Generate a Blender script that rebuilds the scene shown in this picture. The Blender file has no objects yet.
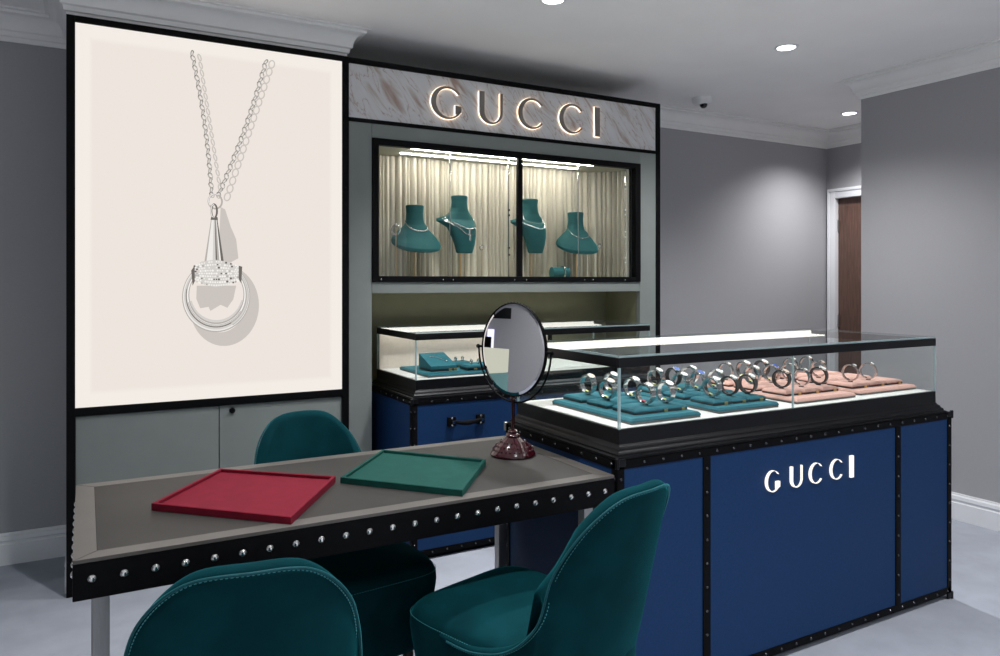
import bpy, bmesh, math, random
from mathutils import Vector, Matrix
random.seed(7)
PI = math.pi
SC = bpy.context.scene
COL = SC.collection

# ------------------------------------------------------------------ materials
def new_mat(name):
    m = bpy.data.materials.new(name); m.use_nodes = True
    nt = m.node_tree
    return m, nt, nt.nodes.get('Principled BSDF'), nt.nodes.get('Material Output')

def pmat(name, col, rough=0.5, metal=0.0, noise=0.0, nscale=40.0, bump=0.0, bscale=300.0,
         sheen=0.0, sheen_col=None, coat=0.0, spec=0.5, stretch=None):
    m, nt, b, out = new_mat(name)
    b.inputs['Base Color'].default_value = (*col, 1)
    b.inputs['Roughness'].default_value = rough
    b.inputs['Metallic'].default_value = metal
    b.inputs['Specular IOR Level'].default_value = spec
    if coat: b.inputs['Coat Weight'].default_value = coat
    if sheen:
        b.inputs['Sheen Weight'].default_value = sheen
        b.inputs['Sheen Roughness'].default_value = 0.35
        b.inputs['Sheen Tint'].default_value = (*(sheen_col or (1, 1, 1)), 1)
    tc = nt.nodes.new('ShaderNodeTexCoord')
    if noise:
        n = nt.nodes.new('ShaderNodeTexNoise'); n.inputs['Scale'].default_value = nscale
        n.inputs['Detail'].default_value = 5
        if stretch:
            mp = nt.nodes.new('ShaderNodeMapping'); mp.inputs['Scale'].default_value = stretch
            nt.links.new(tc.outputs['Object'], mp.inputs['Vector']); nt.links.new(mp.outputs['Vector'], n.inputs['Vector'])
        else:
            nt.links.new(tc.outputs['Object'], n.inputs['Vector'])
        r = nt.nodes.new('ShaderNodeValToRGB')
        r.color_ramp.elements[0].position = 0.3; r.color_ramp.elements[1].position = 0.7
        r.color_ramp.elements[0].color = (*[c * (1 - noise) for c in col], 1)
        r.color_ramp.elements[1].color = (*[min(1, c * (1 + noise)) for c in col], 1)
        nt.links.new(n.outputs['Fac'], r.inputs['Fac']); nt.links.new(r.outputs['Color'], b.inputs['Base Color'])
    if bump:
        n2 = nt.nodes.new('ShaderNodeTexNoise'); n2.inputs['Scale'].default_value = bscale
        nt.links.new(tc.outputs['Object'], n2.inputs['Vector'])
        bp = nt.nodes.new('ShaderNodeBump'); bp.inputs['Strength'].default_value = bump
        bp.inputs['Distance'].default_value = 0.002
        nt.links.new(n2.outputs['Fac'], bp.inputs['Height']); nt.links.new(bp.outputs['Normal'], b.inputs['Normal'])
    return m

def emat(name, col, strength):
    m, nt, b, out = new_mat(name)
    e = nt.nodes.new('ShaderNodeEmission'); e.inputs['Color'].default_value = (*col, 1)
    e.inputs['Strength'].default_value = strength
    nt.links.new(e.outputs['Emission'], out.inputs['Surface']); nt.nodes.remove(b)
    return m

def glass_mat(name, tint=(0.97, 0.985, 0.98), refl=1.0):
    m, nt, b, out = new_mat(name); nt.nodes.remove(b)
    t = nt.nodes.new('ShaderNodeBsdfTransparent'); t.inputs['Color'].default_value = (*tint, 1)
    g = nt.nodes.new('ShaderNodeBsdfGlossy'); g.inputs['Roughness'].default_value = 0.01
    f = nt.nodes.new('ShaderNodeFresnel'); f.inputs['IOR'].default_value = 1.42
    mul = nt.nodes.new('ShaderNodeMath'); mul.operation = 'MULTIPLY'; mul.inputs[1].default_value = refl
    geo = nt.nodes.new('ShaderNodeNewGeometry')
    mx = nt.nodes.new('ShaderNodeMixShader')
    inv = nt.nodes.new('ShaderNodeMath'); inv.operation = 'SUBTRACT'; inv.inputs[0].default_value = 1.0
    m2 = nt.nodes.new('ShaderNodeMath'); m2.operation = 'MULTIPLY'
    nt.links.new(f.outputs['Fac'], mul.inputs[0])
    nt.links.new(geo.outputs['Backfacing'], inv.inputs[1])
    nt.links.new(mul.outputs[0], m2.inputs[0]); nt.links.new(inv.outputs[0], m2.inputs[1])
    nt.links.new(m2.outputs[0], mx.inputs['Fac'])
    nt.links.new(t.outputs[0], mx.inputs[1]); nt.links.new(g.outputs[0], mx.inputs[2])
    nt.links.new(mx.outputs[0], out.inputs['Surface'])
    return m

M = {}
M['wall'] = pmat('grey_wallpaper', (0.35, 0.344, 0.356), 0.75, noise=0.05, nscale=60, stretch=(1, 1, 25), bump=0.15, bscale=400, spec=0.25)
M['ceiling'] = pmat('ceiling_paint', (0.89, 0.875, 0.86), 0.85, noise=0.02, nscale=3, spec=0.2)
M['crown'] = pmat('crown_paint', (0.80, 0.79, 0.775), 0.6, noise=0.02, nscale=8, spec=0.3)
M['white_paint'] = pmat('white_gloss_paint', (0.72, 0.72, 0.74), 0.4, noise=0.02, nscale=8)
M['carpet'] = pmat('pale_blue_carpet', (0.345, 0.362, 0.412), 0.95, noise=0.07, nscale=7, bump=0.5, bscale=500, spec=0.1)
M['door'] = pmat('walnut_door', (0.10, 0.052, 0.038), 0.45, noise=0.3, nscale=14, stretch=(9, 9, 0.6))
M['black'] = pmat('satin_black_frame', (0.0035, 0.0035, 0.004), 0.5, noise=0.1, nscale=30, spec=0.08)
M['leather_black'] = pmat('black_leather', (0.0028, 0.0028, 0.0035), 0.6, noise=0.15, nscale=60, bump=0.15, bscale=700, spec=0.07)
M['molding'] = pmat('black_lacquer_molding', (0.004, 0.004, 0.005), 0.38, noise=0.1, nscale=20, spec=0.2)
M['sage'] = pmat('sage_panel', (0.20, 0.22, 0.208), 0.55, noise=0.03, nscale=10, spec=0.35)
M['olive'] = pmat('olive_niche_lining', (0.17, 0.165, 0.10), 0.6, noise=0.05, nscale=15)
M['blue'] = pmat('blue_trunk_canvas', (0.008, 0.032, 0.098), 0.55, noise=0.08, nscale=150, bump=0.2, bscale=900, spec=0.12)
M['curtain'] = pmat('cream_pleated_silk', (0.62, 0.57, 0.47), 0.5, noise=0.06, nscale=12, stretch=(6, 6, 0.4), sheen=0.3)
M['vitrine'] = pmat('cream_vitrine_lining', (0.45, 0.43, 0.33), 0.6, noise=0.03, nscale=10)
M['cream'] = pmat('cream_fabric_lining', (0.60, 0.53, 0.46), 0.7, noise=0.03, nscale=60)
M['case_floor'] = pmat('white_case_floor', (0.62, 0.61, 0.585), 0.5, noise=0.02, nscale=20)
M['velvet'] = pmat('teal_velvet', (0.0015, 0.026, 0.032), 0.85, noise=0.25, nscale=9, bump=0.25, bscale=600, sheen=0.22, sheen_col=(0.03, 0.55, 0.62), spec=0.04)
M['piping'] = pmat('teal_piping', (0.004, 0.05, 0.06), 0.7, noise=0.15, nscale=60, sheen=0.6, sheen_col=(0.1, 0.7, 0.75), spec=0.2)
M['stitch'] = pmat('pale_teal_stitching', (0.03, 0.19, 0.21), 0.6, noise=0.1, nscale=90)
M['leg_black'] = pmat('black_stained_wood', (0.012, 0.011, 0.010), 0.4, noise=0.2, nscale=20, stretch=(8, 8, 1))
M['steel'] = pmat('brushed_steel', (0.55, 0.54, 0.53), 0.3, 1.0, noise=0.06, nscale=20, stretch=(10, 10, 1))
M['leg_steel'] = pmat('dark_brushed_steel', (0.30, 0.295, 0.29), 0.35, 1.0, noise=0.06, nscale=20, stretch=(10, 10, 1))
M['chrome'] = pmat('polished_nickel', (0.80, 0.78, 0.75), 0.12, 1.0, noise=0.04, nscale=20)
M['watch_steel'] = pmat('watch_steel', (0.60, 0.59, 0.58), 0.18, 1.0, noise=0.12, nscale=300)
M['gold'] = pmat('gold_metal', (0.80, 0.55, 0.22), 0.28, 1.0, noise=0.06, nscale=60)
M['brass_rod'] = pmat('pale_brass_rod', (0.75, 0.50, 0.25), 0.3, 1.0, noise=0.06, nscale=60)
M['table_field'] = pmat('dark_suede_table_top', (0.031, 0.0285, 0.0265), 0.5, noise=0.13, nscale=5, bump=0.15, bscale=400, spec=0.15)
M['table_border'] = pmat('taupe_leather_border', (0.088, 0.080, 0.073), 0.42, noise=0.08, nscale=9, bump=0.1, bscale=500, spec=0.25)
M['red'] = pmat('crimson_velvet', (0.14, 0.005, 0.016), 0.8, noise=0.12, nscale=25, bump=0.3, bscale=700, sheen=0.1, sheen_col=(0.9, 0.15, 0.25), spec=0.15)
M['green'] = pmat('bottle_green_velvet', (0.004, 0.046, 0.037), 0.8, noise=0.12, nscale=25, bump=0.3, bscale=700, sheen=0.06, sheen_col=(0.2, 0.8, 0.65), spec=0.15)
M['pad_teal'] = pmat('teal_pad_suede', (0.024, 0.115, 0.145), 0.8, noise=0.1, nscale=60, sheen=0.3, sheen_col=(0.2, 0.8, 0.85), spec=0.15)
M['pad_pink'] = pmat('pink_pad_suede', (0.58, 0.345, 0.29), 0.8, noise=0.06, nscale=60, sheen=0.3, sheen_col=(1, 0.7, 0.65), spec=0.15)
M['bust'] = pmat('teal_bust_velvet', (0.014, 0.095, 0.098), 0.7, noise=0.08, nscale=40, sheen=0.4, sheen_col=(0.15, 0.8, 0.75), spec=0.25)
M['pad_side'] = pmat('grey_pad_edge', (0.10, 0.095, 0.09), 0.6, noise=0.1, nscale=60)
M['oxblood'] = pmat('oxblood_lacquer', (0.022, 0.002, 0.004), 0.12, noise=0.25, nscale=30, coat=0.5)
M['mirror'] = pmat('mirror_silver', (0.90, 0.90, 0.91), 0.0, 1.0)
M['bezel'] = pmat('mirror_bevel', (0.93, 0.93, 0.97), 0.02, 1.0)
M['white_plastic'] = pmat('white_plastic', (0.75, 0.75, 0.75), 0.4, noise=0.02, nscale=10)
M['dark_lens'] = pmat('smoked_dome', (0.01, 0.01, 0.012), 0.08)
M['taupe_metal'] = pmat('brushed_taupe_metal', (0.20, 0.18, 0.158), 0.4, 0.15, noise=0.08, nscale=50, stretch=(1, 1, 12))
M['glass'] = glass_mat('clear_glass')
M['glass_edge'] = pmat('glass_edge_cyan', (0.38, 0.50, 0.51), 0.2, noise=0.05, nscale=30)
M['glass_edge'].node_tree.nodes['Principled BSDF'].inputs['Alpha'].default_value = 0.6
M['led'] = emat('led_strip', (1.0, 0.965, 0.90), 42.0)
M['led_case'] = emat('led_case_strip', (1.0, 0.96, 0.89), 3.2)
M['halo'] = emat('warm_letter_backlight', (1.0, 0.76, 0.56), 2.3)
M['letter_white'] = emat('white_letter_face', (1.0, 0.94, 0.86), 1.25)
M['lamp'] = emat('downlight_lens', (0.93, 0.97, 1.0), 14.0)
M['wall_glow'] = emat('violet_wall_light', (0.72, 0.70, 1.0), 1.6)
M['cab_cream'] = emat('lit_cabinet_glass', (0.90, 0.90, 0.74), 0.7)
M['cab_teal'] = pmat('pale_teal_cabinet_panel', (0.33, 0.62, 0.57), 0.4, noise=0.04, nscale=8)
M['reflection_bead'] = pmat('white_reflection_bead', (0.9, 0.9, 0.88), 0.15, noise=0.02, nscale=50)
M['rivet'] = pmat('gunmetal_rivet', (0.09, 0.09, 0.095), 0.25, 1.0, noise=0.1, nscale=100)
M['ruby'] = pmat('red_stripe', (0.45, 0.01, 0.03), 0.5, noise=0.1, nscale=100)
M['strap_dark'] = pmat('dark_watch_strap', (0.02, 0.018, 0.017), 0.5, noise=0.2, nscale=100)
M['dial_white'] = pmat('white_dial', (0.75, 0.73, 0.70), 0.3, noise=0.04, nscale=200)
M['dial_pink'] = pmat('rose_dial', (0.72, 0.55, 0.45), 0.3, noise=0.04, nscale=200)
M['dial_blue'] = pmat('blue_dial', (0.05, 0.11, 0.40), 0.25, noise=0.1, nscale=200)
M['dial_brown'] = pmat('bronze_dial', (0.16, 0.10, 0.08), 0.3, noise=0.1, nscale=200)
M['label_lime'] = pmat('lime_paper_tag', (0.62, 0.66, 0.20), 0.6, noise=0.04, nscale=100)

# marble fascia
def marble():
    m, nt, b, out = new_mat('white_veined_marble')
    tc = nt.nodes.new('ShaderNodeTexCoord'); mp = nt.nodes.new('ShaderNodeCombineXYZ')
    a_ = math.radians(52)
    for sock, vec in (('X', (1.2 * math.cos(a_), 0, -1.2 * math.sin(a_))), ('Y', (5.0 * math.sin(a_), 0, 5.0 * math.cos(a_)))):
        dt = nt.nodes.new('ShaderNodeVectorMath'); dt.operation = 'DOT_PRODUCT'; dt.inputs[1].default_value = vec
        nt.links.new(tc.outputs['Object'], dt.inputs[0]); nt.links.new(dt.outputs['Value'], mp.inputs[sock])
    n = nt.nodes.new('ShaderNodeTexNoise'); n.inputs['Scale'].default_value = 3.0
    n.inputs['Detail'].default_value = 8; n.inputs['Distortion'].default_value = 0.5
    nt.links.new(mp.outputs['Vector'], n.inputs['Vector'])
    r = nt.nodes.new('ShaderNodeValToRGB'); e = r.color_ramp.elements
    e[0].position = 0.28; e[0].color = (0.36, 0.25, 0.21, 1)
    e[1].position = 0.38; e[1].color = (0.50, 0.45, 0.42, 1)
    for p_, c_ in ((0.44, (0.62, 0.61, 0.61)), (0.492, (0.60, 0.585, 0.58)), (0.503, (0.40, 0.30, 0.26)), (0.514, (0.60, 0.585, 0.58)), (0.60, (0.62, 0.62, 0.63)), (0.80, (0.56, 0.57, 0.59))):
        x = e.new(p_); x.color = (*c_, 1)
    nt.links.new(n.outputs['Fac'], r.inputs['Fac']); nt.links.new(r.outputs['Color'], b.inputs['Base Color'])
    b.inputs['Roughness'].default_value = 0.25
    return m
M['marble'] = marble()

# backlit poster: cream field with a slightly brighter printed margin
def poster_mat():
    m, nt, b, out = new_mat('backlit_poster'); nt.nodes.remove(b)
    tc = nt.nodes.new('ShaderNodeTexCoord'); sp = nt.nodes.new('ShaderNodeSeparateXYZ')
    nt.links.new(tc.outputs['Generated'], sp.inputs[0])
    def ramp(sock, a, c):
        r = nt.nodes.new('ShaderNodeValToRGB'); el = r.color_ramp.elements
        el[0].position = 0; el[0].color = (1, 1, 1, 1); el[1].position = 1; el[1].color = (1, 1, 1, 1)
        for p, v in ((a - 0.006, 1), (a + 0.006, 0), (1 - a - 0.006, 0), (1 - a + 0.006, 1)):
            q = el.new(p); q.color = (v, v, v, 1)
        nt.links.new(sock, r.inputs['Fac']); return r
    rx = ramp(sp.outputs['X'], 0.05, 0); rz = ramp(sp.outputs['Z'], 0.038, 0)
    mx = nt.nodes.new('ShaderNodeMath'); mx.operation = 'MAXIMUM'
    nt.links.new(rx.outputs['Color'], mx.inputs[0]); nt.links.new(rz.outputs['Color'], mx.inputs[1])
    mix = nt.nodes.new('ShaderNodeMix'); mix.data_type = 'RGBA'
    mix.inputs['A'].default_value = (0.855, 0.79, 0.73, 1); mix.inputs['B'].default_value = (0.90, 0.845, 0.79, 1)
    nt.links.new(mx.outputs[0], mix.inputs['Factor'])
    e = nt.nodes.new('ShaderNodeEmission'); e.inputs['Strength'].default_value = 1.0
    nt.links.new(mix.outputs['Result'], e.inputs['Color']); nt.links.new(e.outputs[0], out.inputs['Surface'])
    return m
M['poster'] = poster_mat()
for k, c in dict(ink_shadow=(0.60, 0.555, 0.52), ink_light=(0.86, 0.83, 0.80), ink_mid=(0.47, 0.44, 0.41),
                 ink_dark=(0.16, 0.145, 0.13), ink_white=(0.93, 0.90, 0.87), ink_grey=(0.66, 0.63, 0.60)).items():
    M[k] = emat('print_' + k, c, 1.0)

# ------------------------------------------------------------------ mesh helpers
class MB:
    """collects shapes into one bmesh"""
    def __init__(s, *mats):
        s.bm = bmesh.new(); s.mats = list(mats)
    def _mark(s, n0, mi, smooth=None):
        s.bm.faces.ensure_lookup_table()
        for f in s.bm.faces[n0:]:
            f.material_index = mi
    def box(s, lo, hi, bev=0.0, mi=0, seg=2, mat=None):
        tmp = bmesh.new()
        bmesh.ops.create_cube(tmp, size=1)
        lo, hi = Vector(lo), Vector(hi)
        for v in tmp.verts:
            v.co = Vector([(lo[i] + hi[i]) / 2 + v.co[i] * (hi[i] - lo[i]) for i in range(3)])
        if bev:
            bmesh.ops.bevel(tmp, geom=tmp.edges[:], offset=bev, segments=seg, profile=0.7, affect='EDGES')
        s.merge(tmp, mi, mat); return s
    def merge(s, tmp, mi=0, mat=None):
        if mat is not None: tmp.transform(mat)
        bmesh.ops.recalc_face_normals(tmp, faces=tmp.faces[:])
        vm = {}
        for v in tmp.verts: vm[v] = s.bm.verts.new(v.co)
        for f in tmp.faces:
            try:
                nf = s.bm.faces.new([vm[v] for v in f.verts]); nf.material_index = mi
            except ValueError: pass
        tmp.free()
    def cyl(s, p0, p1, r0, r1=None, n=16, mi=0, caps=True):
        r1 = r0 if r1 is None else r1
        p0, p1 = Vector(p0), Vector(p1); d = (p1 - p0)
        q = d.to_track_quat('Z', 'Y')
        tmp = bmesh.new()
        rings = []
        for p, r in ((p0, r0), (p1, r1)):
            rings.append([tmp.verts.new(p + q @ Vector((r * math.cos(2 * PI * k / n), r * math.sin(2 * PI * k / n), 0))) for k in range(n)])
        for k in range(n):
            tmp.faces.new((rings[0][k], rings[0][(k + 1) % n], rings[1][(k + 1) % n], rings[1][k]))
        if caps:
            tmp.faces.new(rings[0][::-1]); tmp.faces.new(rings[1])
        s.merge(tmp, mi); return s
    def lathe(s, prof, c=(0, 0, 0), n=32, mi=0, mat=None):
        tmp = bmesh.new(); rings = []
        for r, z in prof:
            if r < 1e-6: rings.append([tmp.verts.new((c[0], c[1], c[2] + z))])
            else: rings.append([tmp.verts.new((c[0] + r * math.cos(2 * PI * k / n), c[1] + r * math.sin(2 * PI * k / n), c[2] + z)) for k in range(n)])
        for a, b in zip(rings, rings[1:]):
            for k in range(n):
                A, B = a[k % len(a)], a[(k + 1) % len(a)]; Cc, D = b[(k + 1) % len(b)], b[k % len(b)]
                vs = []
                for v in (A, B, Cc, D):
                    if v not in vs: vs.append(v)
                if len(vs) > 2: tmp.faces.new(vs)
        s.merge(tmp, mi, mat); return s
    def tube(s, pts, r, n=8, mi=0, closed=False, rs=None):
        tmp = bmesh.new(); pts = [Vector(p) for p in pts]; N = len(pts); rings = []
        up = None
        for i, p in enumerate(pts):
            if closed: t = pts[(i + 1) % N] - pts[i - 1]
            else: t = pts[min(i + 1, N - 1)] - pts[max(i - 1, 0)]
            t.normalize()
            if up is None:
                up = Vector((0, 0, 1)) if abs(t.z) < 0.9 else Vector((1, 0, 0))
            a = t.cross(up)
            if a.length < 1e-4: a = t.cross(Vector((0.3, 1, 0.2)))
            a.normalize(); b = a.cross(t).normalized(); up = b
            rr = rs[i] if rs else r
            rings.append([tmp.verts.new(p + rr * (a * math.cos(2 * PI * k / n) + b * math.sin(2 * PI * k / n))) for k in range(n)])
        M_ = N if closed else N - 1
        for i in range(M_):
            A, B = rings[i], rings[(i + 1) % N]
            for k in range(n): tmp.faces.new((A[k], A[(k + 1) % n], B[(k + 1) % n], B[k]))
        if not closed:
            tmp.faces.new(rings[0][::-1]); tmp.faces.new(rings[-1])
        s.merge(tmp, mi); return s
    def prism(s, poly, depth, tf=None, mi=0, bev=0):
        """poly: 2-D points (u,v); extruded from w=0 to w=depth; tf maps (u,v,w) to 3-D"""
        tmp = bmesh.new()
        f = lambda u, v, w: Vector(tf(u, v, w)) if tf else Vector((u, v, w))
        a = [tmp.verts.new(f(u, v, 0)) for u, v in poly]; b = [tmp.verts.new(f(u, v, depth)) for u, v in poly]
        n = len(poly)
        tmp.faces.new(a[::-1]); tmp.faces.new(b)
        for k in range(n): tmp.faces.new((a[k], a[(k + 1) % n], b[(k + 1) % n], b[k]))
        bmesh.ops.triangulate(tmp, faces=[x for x in tmp.faces if len(x.verts) > 4])
        s.merge(tmp, mi); return s
    def strip(s, A, B, depth, tf, mi=0):
        """closed band between two equal-length 2-D polylines, extruded"""
        tmp = bmesh.new(); n = len(A)
        V = [[[tmp.verts.new(Vector(tf(p[0], p[1], w))) for p in L] for L in (A, B)] for w in (0, depth)]
        for k in range(n - 1):
            tmp.faces.new((V[0][0][k], V[0][1][k], V[0][1][k + 1], V[0][0][k + 1]))
            tmp.faces.new((V[1][0][k], V[1][0][k + 1], V[1][1][k + 1], V[1][1][k]))
            for j in (0, 1):
                tmp.faces.new((V[0][j][k], V[0][j][k + 1], V[1][j][k + 1], V[1][j][k]))
        for k in (0, n - 1):
            tmp.faces.new((V[0][0][k], V[1][0][k], V[1][1][k], V[0][1][k]))
        s.merge(tmp, mi); return s
    def loft(s, rings, mi=0, cap=True, closed=True):
        tmp = bmesh.new(); R = [[tmp.verts.new(Vector(p)) for p in ring] for ring in rings]; n = len(R[0])
        for a, b in zip(R, R[1:]):
            for k in range(n if closed else n - 1): tmp.faces.new((a[k], a[(k + 1) % n], b[(k + 1) % n], b[k]))
        if cap and closed:
            tmp.faces.new(R[0][::-1]); tmp.faces.new(R[-1])
        s.merge(tmp, mi); return s
    def dome(s, c, nrm, r, h, n=10, mi=0):
        q = Vector(nrm).to_track_quat('Z', 'Y').to_matrix().to_4x4()
        prof = [(r, 0), (r * 0.86, h * 0.5), (r * 0.5, h * 0.87), (0, h)]
        return s.lathe(prof, n=n, mi=mi, mat=Matrix.Translation(c) @ q)
    def sphere(s, c, r, mi=0, n=12, sc=(1, 1, 1)):
        prof = [(r * math.sin(PI * k / 8), -r * math.cos(PI * k / 8)) for k in range(9)]
        prof[0] = (0, -r); prof[-1] = (0, r)
        return s.lathe(prof, n=n, mi=mi, mat=Matrix.Translation(c) @ Matrix.Diagonal((*sc, 1)))

def tag(o, label=None, cat=None, group=None, kind=None):
    if label: o['label'] = label
    if cat: o['category'] = cat
    if group: o['group'] = group
    if kind: o['kind'] = kind
    return o

def world_loc(o):
    v = Vector((0, 0, 0)); m = Matrix.Identity(4)
    while o is not None:
        m = o.matrix_basis @ m; o = o.parent
    return m

def obj(name, mb, parent=None, smooth=35, local=False, label=None):
    """link the collected shapes as one mesh object; coordinates are world unless local"""
    me = bpy.data.meshes.new(name)
    if parent is not None and not local:
        mb.bm.transform(world_loc(parent).inverted())
    mb.bm.normal_update()
    mb.bm.to_mesh(me); mb.bm.free()
    for m in mb.mats: me.materials.append(M[m] if isinstance(m, str) else m)
    if smooth:
        me.polygons.foreach_set('use_smooth', [True] * len(me.polygons))
        me.set_sharp_from_angle(angle=math.radians(smooth))
    o = bpy.data.objects.new(name, me); COL.objects.link(o)
    if parent is not None: o.parent = parent
    if label: o['label'] = label
    return o

def thing(name, label, cat, loc=(0, 0, 0), rz=0.0, group=None):
    o = bpy.data.objects.new(name, None); COL.objects.link(o)
    o.location = loc; o.rotation_euler = (0, 0, rz); o.empty_display_size = 0.1
    return tag(o, label, cat, group)

def struct(name, mb, smooth=35):
    o = obj(name, mb, None, smooth); o['kind'] = 'structure'; return o

def copy_tree(o, parent=None):
    c = o.copy(); COL.objects.link(c)
    if parent is not None: c.parent = parent
    for ch in list(o.children): copy_tree(ch, c)
    return c

# ------------------------------------------------------------------ room shell
CEIL = 2.655
BACK = 4.28           # rear wall plane
PX0, PX1, PY = -0.062, 1.166, 3.752   # chimney pier behind the lightbox
RX, RY = 4.35, 3.045  # right partition face and its far end
FX = 5.64             # door wall
RE = -3.39           # near end of right partition
LX, NY, EX = -3.2, -3.4, 6.6

struct('floor', MB('carpet').box((LX - .2, NY - .2, -0.12), (EX + .2, BACK + .2, 0)), 0)
struct('ceiling', MB('ceiling').box((LX - .2, NY - .2, CEIL), (EX + .2, BACK + .2, CEIL + 0.12)), 0)
struct('wall_back', MB('wall').box((LX, BACK, 0), (EX, BACK + 0.12, CEIL)), 0)
struct('wall_chimney_pier', MB('wall').box((PX0, PY, 0), (PX1, BACK, CEIL)), 0)
struct('wall_left', MB('wall').box((LX - .12, NY, 0), (LX, BACK, CEIL)), 0)
struct('wall_front', MB('wall').box((LX, NY - .12, 0), (LX + 0.5, NY, CEIL)).box((EX - 0.5, NY - .12, 0), (EX, NY, CEIL)).box((LX + 0.5, NY - .12, 2.35), (EX - 0.5, NY, CEIL)), 0)
struct('fill_window_1', MB('glass').box((LX + 0.5, NY - .066, 0.001), (EX - 0.5, NY - .054, 2.349)), 0)  # invented opening behind the camera, lets background light in as soft fill
struct('wall_right', MB('wall').box((RX, RE, 0), (FX - 0.02, RY, CEIL)), 0)
DY0, DY1, DH = 3.38, 4.195, 2.085
wd = MB('wall')
wd.box((FX, DY1, 0), (FX + .12, BACK, CEIL)); wd.box((FX, RY - 0.1, DH), (FX + .12, DY1, CEIL)); wd.box((FX, RY - 0.1, 0), (FX + .12, DY0, DH))
struct('wall_corridor', wd, 0)
def sweep(name, path, prof, mat, flip=1):
    """sweep a (d,z) profile along a 2-D path, mitred; d is measured to the left of travel * flip"""
    pts = [Vector((*p, 0)) for p in path]; n = len(pts); offs = []
    for i in range(n):
        ds = []
        if i > 0: ds.append((pts[i] - pts[i - 1]).normalized())
        if i < n - 1: ds.append((pts[i + 1] - pts[i]).normalized())
        ns = [Vector((-d.y, d.x, 0)) * flip for d in ds]
        m = sum(ns, Vector()).normalized(); k = 1 / max(0.2, m.dot(ns[0]))
        offs.append(m * k)
    mb = MB(mat)
    rings = [[p + o * d + Vector((0, 0, z)) for d, z in prof] for p, o in zip(pts, offs)]
    mb.loft(rings)
    return struct(name, mb, 25)

cz = CEIL
CROWN = [(0, cz - 0.142), (0.010, cz - 0.142), (0.014, cz - 0.122), (0.022, cz - 0.118), (0.026, cz - 0.098), (0.034, cz - 0.094)]
for k in range(9):
    a = PI / 2 * k / 8
    CROWN.append((0.036 + 0.05 * (1 - math.cos(a)), cz - 0.092 + 0.066 * math.sin(a)))
CROWN += [(0.090, cz - 0.024), (0.092, cz - 0.012), (0.108, cz - 0.010), (0.108, cz - 0.0005), (0, cz - 0.0005)]
sweep('trim_crown_back', [(LX + .001, BACK), (PX0, BACK), (PX0, PY), (PX1, PY), (PX1, BACK), (FX, BACK), (FX, RY), (RX + 0.4, RY)], CROWN, 'crown', -1)
sweep('trim_crown_right', [(RX + 0.4, RY), (RX, RY), (RX, RE)], [(d_, CEIL + (z_ - CEIL) * 0.9) for d_, z_ in CROWN], 'crown', -1)
BASE = [(0, 0.0005), (0.018, 0.0005), (0.018, 0.098), (0.014, 0.104), (0.014, 0.112), (0.019, 0.118), (0.016, 0.136), (0.009, 0.142), (0.007, 0.152), (0, 0.152)]
sweep('baseboard_left', [(LX, BACK), (PX0, BACK), (PX0, PY - 0.002)], BASE, 'white_paint', -1)
sweep('baseboard_back', [(3.30, BACK), (FX, BACK)], BASE, 'white_paint', -1)
sweep('baseboard_right', [(FX - .06, RY), (RX, RY), (RX, RE)], BASE, 'white_paint', -1)

# door in the corridor wall
d = struct('door_1', MB('door').box((FX + 0.03, DY0 + 0.004, 0.004), (FX + 0.07, DY1 - 0.004, DH - 0.004), 0.002))
fr = MB('white_paint')
for (a, b) in (((FX - 0.02, DY1 - 0.012, 0), (FX + 0.03, DY1 + 0.06, DH + 0.07)), ((FX - 0.02, DY0 - 0.07, 0), (FX + 0.03, DY0 + 0.012, DH + 0.07)), ((FX - 0.02, DY0 + 0.012, DH - 0.012), (FX + 0.03, DY1 - 0.012, DH + 0.07))):
    fr.box(a, b, 0.006)
for (a, b) in (((FX - 0.028, DY1 + 0.04, 0), (FX - 0.02, DY1 + 0.06, DH + 0.07)), ((FX - 0.028, DY0 - 0.07, DH + 0.045), (FX - 0.02, DY1 + 0.045, DH + 0.07))):
    fr.box(a, b, 0.003)
struct('trim_door_frame', fr)
for hz in (0.25, 1.02, 1.84):
    hg = MB('steel').box((FX + 0.022, DY1 - 0.022, hz - .05), (FX + 0.0295, DY1 - 0.002, hz + .05), 0.001)
    hg.cyl((FX + 0.018, DY1 - 0.016, hz - .05), (FX + 0.018, DY1 - 0.016, hz + .05), 0.005)
    obj('hinge', hg, d)
h = MB('steel').cyl((FX + 0.03, DY0 + 0.06, 1.0), (FX - 0.02, DY0 + 0.06, 1.0), 0.009).cyl((FX - 0.015, DY0 + 0.06, 1.0), (FX - 0.015, DY0 + 0.17, 1.0), 0.008)
obj('door_handle', h, d)

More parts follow.
